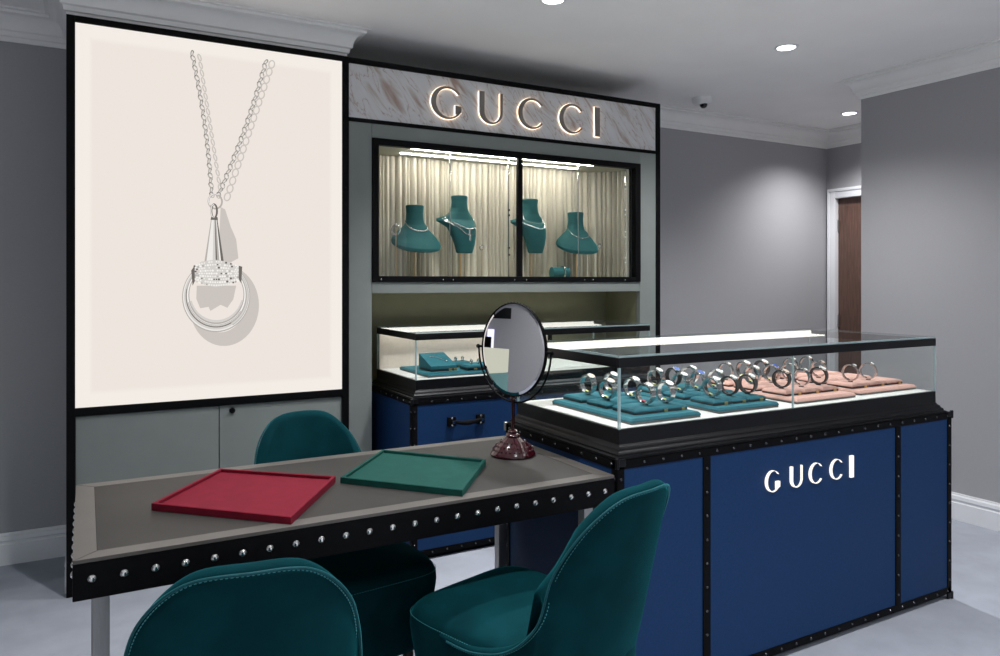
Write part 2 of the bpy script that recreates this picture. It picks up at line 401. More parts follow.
# ------------------------------------------------------------------ downlights
def downlight(x, y, label, power, size=1.9, blend=0.9, col=(0.97, 0.985, 1.0)):
    t = thing('recessed_downlight', label, 'ceiling light', (x, y, CEIL), 0, 'recessed ceiling downlights')
    ring = MB('white_plastic').lathe([(0.048, -0.002), (0.050, -0.007), (0.062, -0.006), (0.066, -0.0005), (0.048, -0.0005)], n=32)
    obj('trim_ring', ring, t, local=True)
    obj('lens', MB('lamp').lathe([(0, -0.0015), (0.047, -0.0015), (0.047, -0.004), (0, -0.004)], n=32), t, local=True)
    ld = bpy.data.lights.new('downlight_beam', 'SPOT'); ld.energy = power * 5.7; ld.spot_size = size; ld.spot_blend = blend
    ld.shadow_soft_size = 0.05; ld.color = col
    lo = bpy.data.objects.new('downlight_beam', ld); COL.objects.link(lo)
    lo.location = (x, y, CEIL - 0.02)
    return t
DL = [(3.38, 2.82, 'bright round ceiling downlight over the glass watch counter, right of the security dome', 27, 2.3),
      (5.128, 3.69, 'small bright ceiling downlight near the brown door, beside the grey partition corner', 22, 2.3),
      (1.872, 2.862, 'ceiling downlight cut by the top edge, in front of the marble sign', 32, 1.9),
      (0.55, 2.3, 'ceiling downlight over the studded table', 24, 1.9),
      (1.0, 0.9, 'ceiling downlight over the near chairs', 30, 1.9),
      (2.9, 0.9, 'ceiling downlight in front of the blue watch counter', 24, 2.1),
      (-2.5, 3.45, 'added ceiling downlight in the far left corner, brightening the wall in the mirror', 36, 1.7),  # unseen lamp added to brighten the wall that the mirror reflects
      (-1.1, 0.8, 'ceiling downlight at the left of the room', 16, 1.9),
      (1.0, -1.2, 'ceiling downlight behind the camera', 36, 2.2),
      (2.9, -1.2, 'ceiling downlight behind the camera at right', 36, 2.2),
      (-1.1, -1.4, 'ceiling downlight behind the camera at left', 30, 2.2)]
for x, y, lb, p, sz in DL: downlight(x, y, lb, p, sz)

# security dome
t = thing('security_camera', 'small white dome security camera with dark lens on ceiling', 'camera', (3.80, 3.896, CEIL))
obj('housing', MB('white_plastic').lathe([(0, -0.0005), (0.068, -0.0005), (0.068, -0.022), (0.056, -0.046), (0.04, -0.052), (0, -0.052)], n=28), t, local=True)
obj('lens_dome', MB('dark_lens').sphere((-0.004, -0.022, -0.05), 0.028), t, local=True)

# ------------------------------------------------------------------ lettering
def letter_shapes(ch):
    """list of ('strip',A,B) / ('poly',P) in a box of height 1, width about 1"""
    out = []
    def crescent(a0, a1, n=40):
        A, B = [], []
        for k in range(n + 1):
            a = math.radians(a0 + (a1 - a0) * k / n)
            A.append((0.5 * 0.93 + 0.465 * math.cos(a), 0.5 + 0.5 * math.sin(a)))
            B.append((0.5 + 0.36 * math.cos(a), 0.5 + 0.435 * math.sin(a)))
        return A, B
    if ch == 'C':
        A, B = crescent(38, 322)
        out.append(('strip', A, B))
    elif ch == 'G':
        A, B = crescent(38, 330)
        out.append(('strip', A, B))
        out.append(('poly', [(0.70, 0.44), (0.70, 0.16), (0.87, 0.24), (0.87, 0.44)]))
    elif ch == 'U':
        A, B = [(0.06, 1.0)], [(0.23, 1.0)]
        n = 24
        for k in range(n + 1):
            a = PI + PI * k / n
            A.append((0.45 + 0.39 * math.cos(a), 0.39 + 0.39 * math.sin(a)))
            B.append((0.49 + 0.265 * math.cos(a) , 0.39 + 0.325 * math.sin(a)))
        A.append((0.84, 1.0)); B.append((0.755, 1.0))
        out.append(('strip', A, B))
    elif ch == 'I':
        out.append(('poly', [(0.0, 0), (0.24, 0), (0.22, 0.05), (0.215, 0.95), (0.24, 1), (0.0, 1), (0.02, 0.95), (0.02, 0.05)]))
    return out

def add_letter(mb, ch, x, z, w, hgt, y0, y1, mi=0, grow=0.0):
    """front faces -Y: from y0 (front) to y1 (back)"""
    tf = lambda u, v, q: (x + u * w, y0 + q, z + v * hgt)
    for sh in letter_shapes(ch):
        if sh[0] == 'strip':
            A, B = sh[1], sh[2]
            if grow:
                A2, B2 = [], []
                for (a, b) in zip(A, B):
                    dx, dz = (a[0] - b[0]) * w, (a[1] - b[1]) * hgt; L = math.hypot(dx, dz)
                    A2.append((a[0] + dx / L * grow / w, a[1] + dz / L * grow / hgt)); B2.append((b[0] - dx / L * grow / w, b[1] - dz / L * grow / hgt))
                A, B = A2, B2
            mb.strip(A, B, y1 - y0, tf, mi)
        else:
            P = sh[1]
            if grow:
                cx = sum(p[0] for p in P) / len(P); cy = sum(p[1] for p in P) / len(P)
                P = [(p[0] + math.copysign(grow / w, p[0] - cx), p[1] + math.copysign(grow / hgt, p[1] - cy)) for p in P]
            mb.prism(P, y1 - y0, tf, mi)

# ------------------------------------------------------------------ lightbox cabinet
FY = 3.692
t = thing('poster_lightbox', 'tall black framed lightbox cabinet showing a silver pendant on cream', 'lightbox', (0.55, FY + 0.03, 0))
f = MB('black')
f.box((-0.073, FY, 0.001), (-0.040, FY + 0.058, 2.508), 0.002)
f.box((1.140, FY, 0.001), (1.174, FY + 0.058, 2.508), 0.002)
f.box((-0.040, FY, 2.480), (1.140, FY + 0.058, 2.508), 0.002)
f.box((-0.040, FY, 0.776), (1.140, FY + 0.058, 0.812), 0.002)
f.box((-0.040, FY + 0.03, 0.001), (1.140, FY + 0.058, 0.07), 0.002)
f.box((-0.040, FY + 0.047, 0.07), (1.140, FY + 0.058, 2.48))
obj('frame', f, t)
scr = obj('backlit_poster', MB('poster').box((-0.0395, FY + 0.008, 0.8125), (1.1395, FY + 0.03, 2.4795)), t, 0)
PYF = FY + 0.0075       # print layers sit just on the poster face
def ptf(layer): return lambda u, v, w: (u, PYF - 0.0003 * layer + w * 0.0002, v)
def ell_ring(mb, cx, cz_, ax, az, th, rot, layer, mi=0, n=22, a0=0, a1=360):
    A, B = [], []
    for k in range(n + 1):
        a = math.radians(a0 + (a1 - a0) * k / n)
        for L, s in ((A, 1.0), (B, 0.0)):
            ex = (ax - (0 if s else th)) * math.cos(a); ez = (az - (0 if s else th)) * math.sin(a)
            L.append((cx + ex * math.cos(rot) - ez * math.sin(rot), cz_ + ex * math.sin(rot) + ez * math.cos(rot)))
    mb.strip(A, B, 1, ptf(layer), mi)
# printed shadow
sh = MB('ink_shadow')
shA, shB = [], []
for k in range(31):
    a = math.radians(60 - 225 * k / 30)
    shA.append((0.575 + 0.155 * math.cos(a), 1.245 + 0.19 * math.sin(a))); shB.append((0.555 + 0.118 * math.cos(a), 1.275 + 0.155 * math.sin(a)))
sh.strip(shA, shB, 1, ptf(1))
sh.prism([(0.545, 1.46), (0.60, 1.45), (0.635, 1.47), (0.625, 1.56), (0.60, 1.62), (0.575, 1.70), (0.555, 1.71), (0.55, 1.60)], 1, ptf(1))
sh.prism([(0.45, 1.34), (0.625, 1.34), (0.612, 1.275), (0.585, 1.235), (0.555, 1.25), (0.51, 1.222), (0.495, 1.255), (0.465, 1.235), (0.448, 1.28)], 1, ptf(1))
for k in range(18):
    q = k / 17
    ell_ring(sh, 0.585 + q * 0.205, 1.76 + q * 0.655, 0.016, 0.022, 0.006, -0.3, 1)
for k in range(18):
    q = k / 17
    ell_ring(sh, 0.552 - q * 0.09, 1.80 + q * 0.60, 0.009, 0.018, 0.006, 0.3, 1)
obj('printed_shadow', sh, scr, 0)
ch = MB('ink_mid', 'ink_dark', 'ink_light')
def chain(x0, z0, x1, z1, n):
    dx, dz = x1 - x0, z1 - z0; rot = math.atan2(dz, dx) - PI / 2
    for k in range(n):
        q = k / (n - 1); bow = 0.012 * math.sin(PI * q)
        cx, cz_ = x0 + dx * q + bow, z0 + dz * q
        st = math.hypot(dx, dz) / n
        ell_ring(ch, cx, cz_, st * (0.50 if k % 2 else 0.36), st * 0.70, 0.0062, rot + (0.35 if k % 2 else -0.3), 3, 0)
        ell_ring(ch, cx, cz_, st * (0.50 if k % 2 else 0.36), st * 0.70, 0.0028, rot + (0.35 if k % 2 else -0.3), 4, 1, 10, 200, 330)
        ell_ring(ch, cx - 0.001, cz_ + 0.001, st * 0.44, st * 0.62, 0.0022, rot, 4, 2, 10, 90, 180)
chain(0.430, 2.415, 0.516, 1.765, 30)
chain(0.762, 2.422, 0.546, 1.765, 30)
obj('printed_chain', ch, scr, 0)
pd = MB('ink_mid', 'ink_dark', 'ink_light', 'ink_white', 'ink_grey')
ell_ring(pd, 0.531, 1.735, 0.034, 0.038, 0.008, 0, 5, 0)
ell_ring(pd, 0.531, 1.737, 0.031, 0.035, 0.003, 0, 6, 3, 14, 60, 220)
ell_ring(pd, 0.526, 1.69, 0.017, 0.036, 0.009, 0, 6, 1)
ell_ring(pd, 0.524, 1.69, 0.014, 0.032, 0.004, 0, 7, 2, 14, 80, 290)
# tapering bail, in vertical bands
def band(pts, mi, layer): pd.prism(pts, 1, ptf(layer), mi)
zt, zb = 1.648, 1.415
xt, xb = (0.512, 0.541), (0.478, 0.574)
bands = [(0, .10, 0), (.10, .42, 2), (.42, .58, 4), (.58, .66, 1), (.66, .78, 0), (.78, .86, 3), (.86, 1, 1)]
for a, b, mi in bands:
    L = lambda q, X: X[0] + (X[1] - X[0]) * q
    band([(L(a, xt), zt), (L(b, xt), zt), (L(b, xb), zb), (L(a, xb), zb)], mi, 6)
band([(0.510, zt), (0.543, zt), (0.541, zt + 0.014), (0.513, zt + 0.014)], 1, 7)
# horseshoe ring: concentric bands open at top
def shoe(r0, r1, mi, layer, a0=122, a1=418, dx=0, dz=0):
    A, B = [], []
    for k in range(45):
        a = math.radians(a0 + (a1 - a0) * k / 44)
        w = 1.0
        ra = r1; rb = r1 - (r1 - r0) * w
        for L_, r_ in ((A, ra), (B, rb)):
                t_ = 0.151 - r_                      # distance in from the outer edge; shrinks towards the open ends
                k_ = 0.5 + 0.5 * (0.5 - 0.5 * math.sin(a)) ** 0.8
                q_ = 0.151 - t_ * k_
                L_.append((0.538 + dx + q_ * math.cos(a), 1.288 + dz + q_ * 1.10 * math.sin(a)))
    pd.strip(A, B, 1, ptf(layer), mi)
for r0, r1, mi in ((0.146, 0.151, 0), (0.140, 0.146, 2), (0.131, 0.140, 4), (0.124, 0.131, 0), (0.117, 0.124, 3), (0.111, 0.117, 0)):
    shoe(r0, r1, mi, 5)
shoe(0.1275, 0.131, 1, 6, 165, 300); shoe(0.119, 0.1225, 0, 6, 190, 330); shoe(0.139, 0.1425, 0, 6, 300, 400)
shoe(0.103, 0.112, 4, 5, 190, 350, 0.0, 0.004); shoe(0.1095, 0.112, 0, 6, 200, 340)
# pave barrel
band([(0.435, 1.425), (0.47, 1.452), (0.53, 1.462), (0.60, 1.45), (0.638, 1.425), (0.636, 1.375), (0.59, 1.345), (0.53, 1.333), (0.47, 1.352), (0.438, 1.378)], 4, 7)
rr = random.Random(3)
for r_ in range(9):
    for c_ in range(19):
        x_ = 0.440 + c_ * 0.0107 + (r_ % 2) * 0.005; u = (x_ - 0.537) / 0.10
        if abs(u) > 0.98: continue
        z_ = 1.397 + (r_ - 4) * 0.0138 * (1 - 0.42 * u * u)
        mi = rr.choice([3, 3, 2, 0, 3, 1, 2, 4])
        R = rr.uniform(0.0036, 0.0056); a0_ = rr.uniform(0, 1)
        band([(x_ + R * math.cos(a0_ + 2 * PI * k / 6), z_ + R * math.sin(a0_ + 2 * PI * k / 6)) for k in range(6)], mi, 8)
band([(0.426, 1.41), (0.441, 1.435), (0.441, 1.36), (0.432, 1.34)], 1, 9)
band([(0.636, 1.435), (0.652, 1.43), (0.648, 1.35), (0.636, 1.37)], 1, 9)
obj('printed_pendant', pd, scr, 0)
d1 = obj('door', MB('sage').box((-0.038, FY + 0.012, 0.075), (0.5475, FY + 0.032, 0.773), 0.002), t)
d2 = obj('door', MB('sage').box((0.5515, FY + 0.012, 0.075), (1.138, FY + 0.032, 0.773), 0.002), t)
obj('lock', MB('black').cyl((0.607, FY + 0.002, 0.748), (0.607, FY + 0.0115, 0.748), 0.0135, n=20), d2)

# ------------------------------------------------------------------ wall display unit with sign, vitrine and niche
t = thing('wall_display_unit', 'sage wall display unit with glazed vitrine under a lit marble sign', 'display unit', (2.2, FY + 0.03, 0))
X0, X1 = 1.1755, 3.241
f = MB('black')
f.box((3.205, FY, 0.001), (X1, FY + 0.05, 2.506), 0.002)
f.box((X0, FY, 2.477), (3.205, FY + 0.05, 2.506), 0.002)
f.box((X0, FY, 2.180), (3.205, FY + 0.05, 2.2005), 0.002)
f.box((X0, FY + 0.3, 2.48), (3.24, FY + 0.32, 2.50))
obj('outer_frame', f, t)
fas = obj('marble_fascia', MB('marble').box((X0, FY + 0.006, 2.201), (3.2045, FY + 0.04, 2.4765)), t, 0)
for chx, x, w in (('G', 1.626, 0.208), ('U', 1.908, 0.192), ('C', 2.171, 0.200), ('C', 2.454, 0.200), ('I', 2.714, 0.150)):
    mb = MB('taupe_metal')
    add_letter(mb, chx, x, 2.245, w, 0.179, FY - 0.011, FY - 0.005)
    lt = obj('letter_' + chx.lower(), mb, fas, 30, label='taupe metal letter %s with warm backlight' % chx)
    mb = MB('halo')
    add_letter(mb, chx, x, 2.245, w, 0.179, FY - 0.0048, FY + 0.003, 0, 0.0024)
    # glowing acrylic body behind the metal face
    o = obj('letter_halo', mb, fas, 30, label='glowing acrylic edge of the letter')
# sage facing panels
pn = MB('sage')
pn.box((X0, FY + 0.004, 0.001), (1.297, FY + 0.04, 2.1795), 0.0015)
obj('pilaster', pn, t)
obj('pilaster', MB('sage').box((3.0765, FY + 0.004, 0.001), (3.2045, FY + 0.04, 2.1795), 0.0015), t)
obj('header_panel', MB('sage').box((1.2985, FY + 0.004, 2.1065), (3.075, FY + 0.04, 2.1795), 0.0015), t)
obj('shelf_rail', MB('sage').box((1.2985, FY + 0.004, 1.298), (3.075, FY + 0.04, 1.3565), 0.0015), t)
# vitrine window frame
wf = MB('black')
wf.box((1.299, FY - 0.006, 1.357), (1.333, FY + 0.04, 2.106), 0.003)
wf.box((3.034, FY - 0.006, 1.357), (3.0745, FY + 0.04, 2.106), 0.003)
wf.box((1.333, FY - 0.006, 2.072), (3.034, FY + 0.04, 2.106), 0.003)
wf.box((1.333, FY - 0.006, 1.357), (3.034, FY + 0.04, 1.388), 0.003)
wf.box((2.174, FY - 0.004, 1.388), (2.204, FY + 0.02, 2.072), 0.002)
wfo = obj('window_frame', wf, t)
for x in (1.345, 1.70, 1.76, 2.15, 2.23, 2.64, 2.70, 2.95):
    obj('screw', MB('chrome').dome((x, FY - 0.006, 1.369), (0, -1, 0), 0.004, 0.002), wfo)
for a, b in ((1.3335, 2.1735), (2.2045, 3.0335)):
    obj('glass_pane', MB('glass').box((a, FY + 0.012, 1.3885), (b, FY + 0.018, 2.0715)), t, 0)
# vitrine box
VB = 4.06
vl = MB('vitrine')
vl.box((1.30, FY + 0.041, 2.076), (3.09, VB + 0.02, 2.10))
vl.box((1.30, FY + 0.041, 1.345), (3.09, VB + 0.02, 1.3735))
vl.box((1.28, FY + 0.041, 1.345), (1.2985, VB + 0.02, 2.10))
vl.box((3.092, FY + 0.041, 1.345), (3.11, VB + 0.02, 2.10))
vl.box((1.30, VB, 1.374), (3.09, VB + 0.02, 2.076))
obj('vitrine_lining', vl, t, 0)
# pleated curtain: across the back, curling forward at both ends
path = [(1.318, 3.76), (1.318, 3.96)]
for k in range(7): 
    a = PI - PI / 2 * k / 6; path.append((1.318 + 0.05 + 0.05 * math.cos(a), 3.965 + 0.05 * math.sin(a)))
path += [(1.6, 4.015), (2.0, 4.018), (2.4, 4.015), (2.78, 4.012)]
for k in range(1, 9):
    a = PI / 2 - PI / 2 * k / 8; path.append((2.78 + 0.26 * math.cos(a), 3.80 + 0.212 * math.sin(a)))
path += [(3.052, 3.745)]
P = [Vector((*p, 0)) for p in path]
cum = [0]
for a, b in zip(P, P[1:]): cum.append(cum[-1] + (b - a).length)
def at_len(s_):
    for i in range(len(P) - 1):
        if s_ <= cum[i + 1] or i == len(P) - 2:
            q = (s_ - cum[i]) / (cum[i + 1] - cum[i]); d_ = (P[i + 1] - P[i]).normalized()
            return P[i].lerp(P[i + 1], q), Vector((-d_.y, d_.x, 0))
rng = random.Random(11); NS = 900; prof = []
ph = 0
amps = [rng.uniform(0.4, 1.0) for _ in range(300)]; wid = [rng.uniform(0.55, 1.6) for _ in range(300)]
fold = 0; u = 0
for k in range(NS + 1):
    s_ = cum[-1] * k / NS
    p_, n_ = at_len(s_)
    L = 0.030 * wid[fold]
    u += cum[-1] / NS
    if u > L: u -= L; fold += 1
    prof.append((p_, n_, amps[fold] * abs(math.sin(PI * u / (0.030 * wid[fold]))) ** 0.6 * 0.050 , rng.uniform(-1, 1) * 0.0006))
cu = MB('curtain'); rings = []
for zi in range(9):
    q = zi / 8; z = 1.3745 + (2.0745 - 1.3745) * q
    ring = []
    for i, (p_, n_, a_, j_) in enumerate(prof):
        amp = a_ * (1.1 - 0.35 * q) * (0.9 + 0.1 * math.sin(3 * q + i * 0.02))
        v = p_ - n_ * amp; ring.append((v.x + j_, v.y, z))
    rings.append(ring)
cu.loft(rings, closed=False)
obj('pleated_curtain', cu, t, 60)
# LED strips under the vitrine ceiling
for (a, b, y) in ((1.53, 2.185, 3.728), (2.20, 2.73, 3.728), (1.53, 2.20, 3.885), (2.215, 2.73, 3.885)):
    m_ = MB('led').box((a, y - 0.007, 2.0715), (b, y + 0.007, 2.0755), 0.001)
    obj('light_strip', m_, t)
# slotted uprights inside the vitrine
for x, dark in ((1.775, 0), (2.152, 1), (2.645, 0), (3.012, 0)):
    m_ = MB('chrome', 'black', 'reflection_bead')
    m_.cyl((x, FY + 0.07, 1.374), (x, FY + 0.07, 2.0755), 0.0035, n=10)
    if dark:
        for z in (1.745, 1.775, 1.555, 1.515): m_.sphere((x, FY + 0.064, z), 0.0065, 1, 8)
    else:
        for z in (2.0, 1.97): m_.cyl((x, FY + 0.07, z - 0.012), (x, FY + 0.07, z + 0.012), 0.006, n=10)
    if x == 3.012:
        for z in (1.971, 1.948, 1.815, 1.785, 1.676, 1.642, 1.51, 1.48): m_.sphere((x - 0.012, FY + 0.055, z), 0.006, 2, 8)  # white beads stand in for lamp reflections in the glass
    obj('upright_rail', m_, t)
obj('vitrine_post', MB('black').box((3.027, FY + 0.042, 1.374), (3.033, FY + 0.085, 2.0755), 0.001), t)
# niche under the vitrine
nb = MB('olive')
nb.box((1.285, 4.045, 0.001), (3.09, 4.065, 1.344))
nb.box((1.285, FY + 0.041, 0.001), (1.3015, 4.045, 1.344))
nb.box((3.0735, FY + 0.041, 0.001), (3.09, 4.045, 1.344))
nb.box((1.3015, FY + 0.041, 1.318), (3.0735, 4.045, 1.344))
obj('niche_lining', nb, t, 0)
obj('carcass', MB('black').box((1.27, 4.082, 0.001), (3.238, 4.10, 2.48)).box((3.222, FY + 0.051, 0.001), (3.24, 4.082, 2.48)), t, 0)

# ------------------------------------------------------------------ jewellery busts in the vitrine
def ring_at(z, hw, dp, dy, rz, tilt, base, n=40, p=2.3, asym=0.0):
    out = []
    for k in range(n):
        a = 2 * PI * k / n
        ca, sa = math.cos(a), math.sin(a)
        hx = hw * (1 - 0.30 * ca * asym * min(1, max(0, (hw - 0.07) / 0.06)))
        x = hx * math.copysign(abs(ca) ** (2 / p), ca); y = dp * math.copysign(abs(sa) ** (2 / p), sa) + dy
        zz = z + tilt * y
        X = x * math.cos(rz) - y * math.sin(rz); Y = x * math.sin(rz) + y * math.cos(rz)
        out.append((base[0] + X, base[1] + Y, base[2] + zz))
    return out
def interp(tab, z):
    for a, b in zip(tab, tab[1:]):
        if z <= b[0]:
            q = (z - a[0]) / (b[0] - a[0]) if b[0] > a[0] else 0; q = max(0, q)
            return [u + (v - u) * q for u, v in zip(a, b)]
    return list(tab[-1])
# tables: z, half width, half depth, y offset, tilt
LOW0 = [(0.0, 0.118, 0.078, -0.012, 0.35), (0.010, 0.136, 0.094, -0.012, 0.35), (0.026, 0.140, 0.097, -0.012, 0.34), (0.045, 0.132, 0.090, -0.010, 0.34), (0.075, 0.105, 0.072, -0.004, 0.25),
       (0.10, 0.078, 0.058, 0.0, 0.18), (0.125, 0.058, 0.049, 0.004, 0.1), (0.15, 0.050, 0.045, 0.006, 0.03), (0.19, 0.047, 0.043, 0.006, 0.0), (0.228, 0.050, 0.046, 0.006, 0.0), (0.233, 0.046, 0.042, 0.006, 0.0)]
LOW = [(z, hw * (1.04 if hw > 0.06 else 1), dp, dy, ti * 1.1) for z, hw, dp, dy, ti in LOW0]
TALLX = [(0.0, 0.050, 0.024, -0.035, 0.0), (0.006, 0.056, 0.030, -0.035, 0.0), (0.05, 0.068, 0.040, -0.036, 0.0), (0.10, 0.083, 0.048, -0.032, 0.0), (0.145, 0.096, 0.054, -0.022, 0.0),
        (0.165, 0.116, 0.052, -0.010, 0.0), (0.180, 0.134, 0.046, -0.002, 0.0), (0.194, 0.132, 0.040, 0.004, 0.0), (0.212, 0.098, 0.042, 0.008, 0.0), (0.238, 0.066, 0.040, 0.010, 0.0), (0.262, 0.050, 0.042, 0.010, 0.05),
        (0.30, 0.046, 0.042, 0.010, 0.05), (0.328, 0.049, 0.045, 0.010, 0.0), (0.333, 0.045, 0.041, 0.010, 0.0)]
def bust(x, y, z, tab, rz, label, lean=0):
    t = thing('jewellery_bust', label, 'bust', (x, y, 1.374), 0, 'teal jewellery busts in the vitrine')
    b = MB('bust'); zs = []
    N = 34; zmax = tab[-1][0]
    zs = sorted(set([r[0] for r in tab] + [zmax * k / N for k in range(N + 1)]))
    rings = []
    for zz in zs:
        _, hw, dp, dy, ti = interp(tab, zz); rings.append(ring_at(zz, hw, dp, dy, rz, ti, (x, y, z), asym=1.0 if tab is TALL else 0.0))
    b.loft(rings)
    obj('bust_form', b, t, 50)
    st = MB('brass_rod')
    zl = z + (0.0 if tab is TALL else -0.0)
    st.cyl((x, y + 0.0, 1.380), (x, y + 0.0, zl + 0.03), 0.005, n=12)
    st.cyl((x, y, 1.3742), (x, y, 1.382), 0.045, n=28)
    obj('stand', st, t)
def necklace(x, y, z, tab, rz, z_front, z_back, label, loops=1, pend=0, tone='watch_steel', wid=1.0):
    nk = MB(tone, 'chrome'); low = None
    for lp in range(loops):
        pts = []
        for k in range(49):
            a = 2 * PI * k / 48
            q = (1 - math.sin(a)) / 2           # 1 at the front (y negative)
            zz = z_back + (z_front - 0.035 * lp - z_back) * q ** (3.0 if tab is TALL else 1.6)
            _, hw, dp, dy, ti = interp(tab, zz)
            hw += 0.003; dp += 0.003
            ca, sa = math.cos(a), math.sin(a); p = 2.3
            if tab is TALL: hw *= 1 - 0.30 * ca * min(1, max(0, (hw - 0.07) / 0.06))
            X_ = hw * math.copysign(abs(ca) ** (2 / p), ca); Y_ = dp * math.copysign(abs(sa) ** (2 / p), sa) + dy
            pts.append((x + X_ * math.cos(rz) - Y_ * math.sin(rz), y + X_ * math.sin(rz) + Y_ * math.cos(rz), z + zz + ti * Y_))
        nk.tube(pts[:-1], 0.0022 * wid, 6, 0, True)
        f_ = Vector(pts[36])
        if pend:
            d_ = Vector((math.sin(rz), -math.cos(rz), 0)) * 0.003
            nk.box(f_ + d_ + Vector((-0.006, -0.003, -0.032)), f_ + d_ + Vector((0.006, 0.003, -0.004)), 0.002, 1)
        else:
            for k in range(30, 43):
                nk.sphere(pts[k], 0.0038 * wid, 1, 6)
    o = obj('necklace', nk, None, 50); tag(o, label, 'necklace', 'necklaces on the teal busts')
TALL = [(z, h, d, dy, ti) for z, h, d, dy, ti in TALLX]
B = [(1.608, 3.86, 1.552, LOW, 0.12, 'low broad teal velvet bust, leftmost in the wall vitrine'),
     (1.898, 3.88, 1.522, TALL, 0.25, 'tall teal velvet bust with shoulders in the left half of the vitrine'),
     (2.392, 3.90, 1.532, TALL, 0.25, 'tall teal velvet bust just behind the black vitrine mullion'),
     (2.705, 3.87, 1.562, LOW, 0.05, 'low broad teal velvet bust, rightmost in the wall vitrine')]
for b in B: bust(*b)
necklace(*B[0][:3], LOW, B[0][4], 0.098, 0.15, 'silver collar necklace on the leftmost low bust', 1, 0, 'watch_steel', 1.3)
necklace(*B[1][:3], TALL, B[1][4], 0.138, 0.25, 'double pendant chain on the tall bust of the left vitrine half', 2, 1, 'watch_steel', 1.0)
necklace(*B[2][:3], TALL, B[2][4], 0.18, 0.25, 'fine double chain necklace on the tall bust behind the mullion', 2, 0, 'watch_steel', 0.9)
necklace(*B[3][:3], LOW, B[3][4], 0.085, 0.15, 'slim silver collar necklace on the rightmost low bust', 1, 0, 'watch_steel', 1.0)
# slender ring stands and the bracelet roll
for (x, y, h_, lb) in ((1.995, 3.80, 1.555, 'thin gold rod ring stand right of the tall left bust'), (2.865, 3.84, 1.585, 'thin gold rod ring stand beside the rightmost low bust'), (1.47, 3.80, 1.64, 'thin gold rod stand with bracelet at the left vitrine end')):
    t = thing('ring_stand', lb, 'jewellery stand', (x, y, 1.374), 0, 'thin jewellery stands in the vitrine')
    obj('rod', MB('brass_rod').cyl((x, y, 1.376), (x, y, h_), 0.003, n=10).cyl((x, y, 1.3742), (x, y, 1.38), 0.022, n=24), t)
    r_ = MB('watch_steel')
    rad = 0.013 if h_ < 1.62 else 0.028
    r_.tube([(x + rad * 0.8 * math.cos(2 * PI * k / 20), y - 0.3 * rad * math.cos(2 * PI * k / 20), h_ + rad * math.sin(2 * PI * k / 20)) for k in range(20)], 0.0035, 8, 0, True)
    r_.sphere((x + 0.003, y - 0.004, h_ + rad), 0.006)
    obj('ring', r_, t)
t = thing('bracelet_roll', 'small teal bracelet roll lying on the vitrine floor', 'jewellery stand', (2.52, 3.80, 1.374))
obj('roll', MB('bust').cyl((2.475, 3.80, 1.412), (2.585, 3.785, 1.412), 0.036, n=28), t)
o = MB('watch_steel').tube([(2.545, 3.79 + 0.039 * math.cos(2 * PI * k / 28), 1.414 + 0.0385 * math.sin(2 * PI * k / 28)) for k in range(28)], 0.004, 8, 0, True)
tag(obj('bangle', o), 'slim metal bangle around the teal bracelet roll', 'bangle')

# ------------------------------------------------------------------ trunk counters with glass cases
def rivets(mb, p0, p1, nrm, step, mi, r=0.0055, h=0.004):
    p0, p1 = Vector(p0), Vector(p1); n = max(2, round((p1 - p0).length / step))
    for k in range(n + 1): mb.dome(p0.lerp(p1, k / n), nrm, r, h, 8, mi)

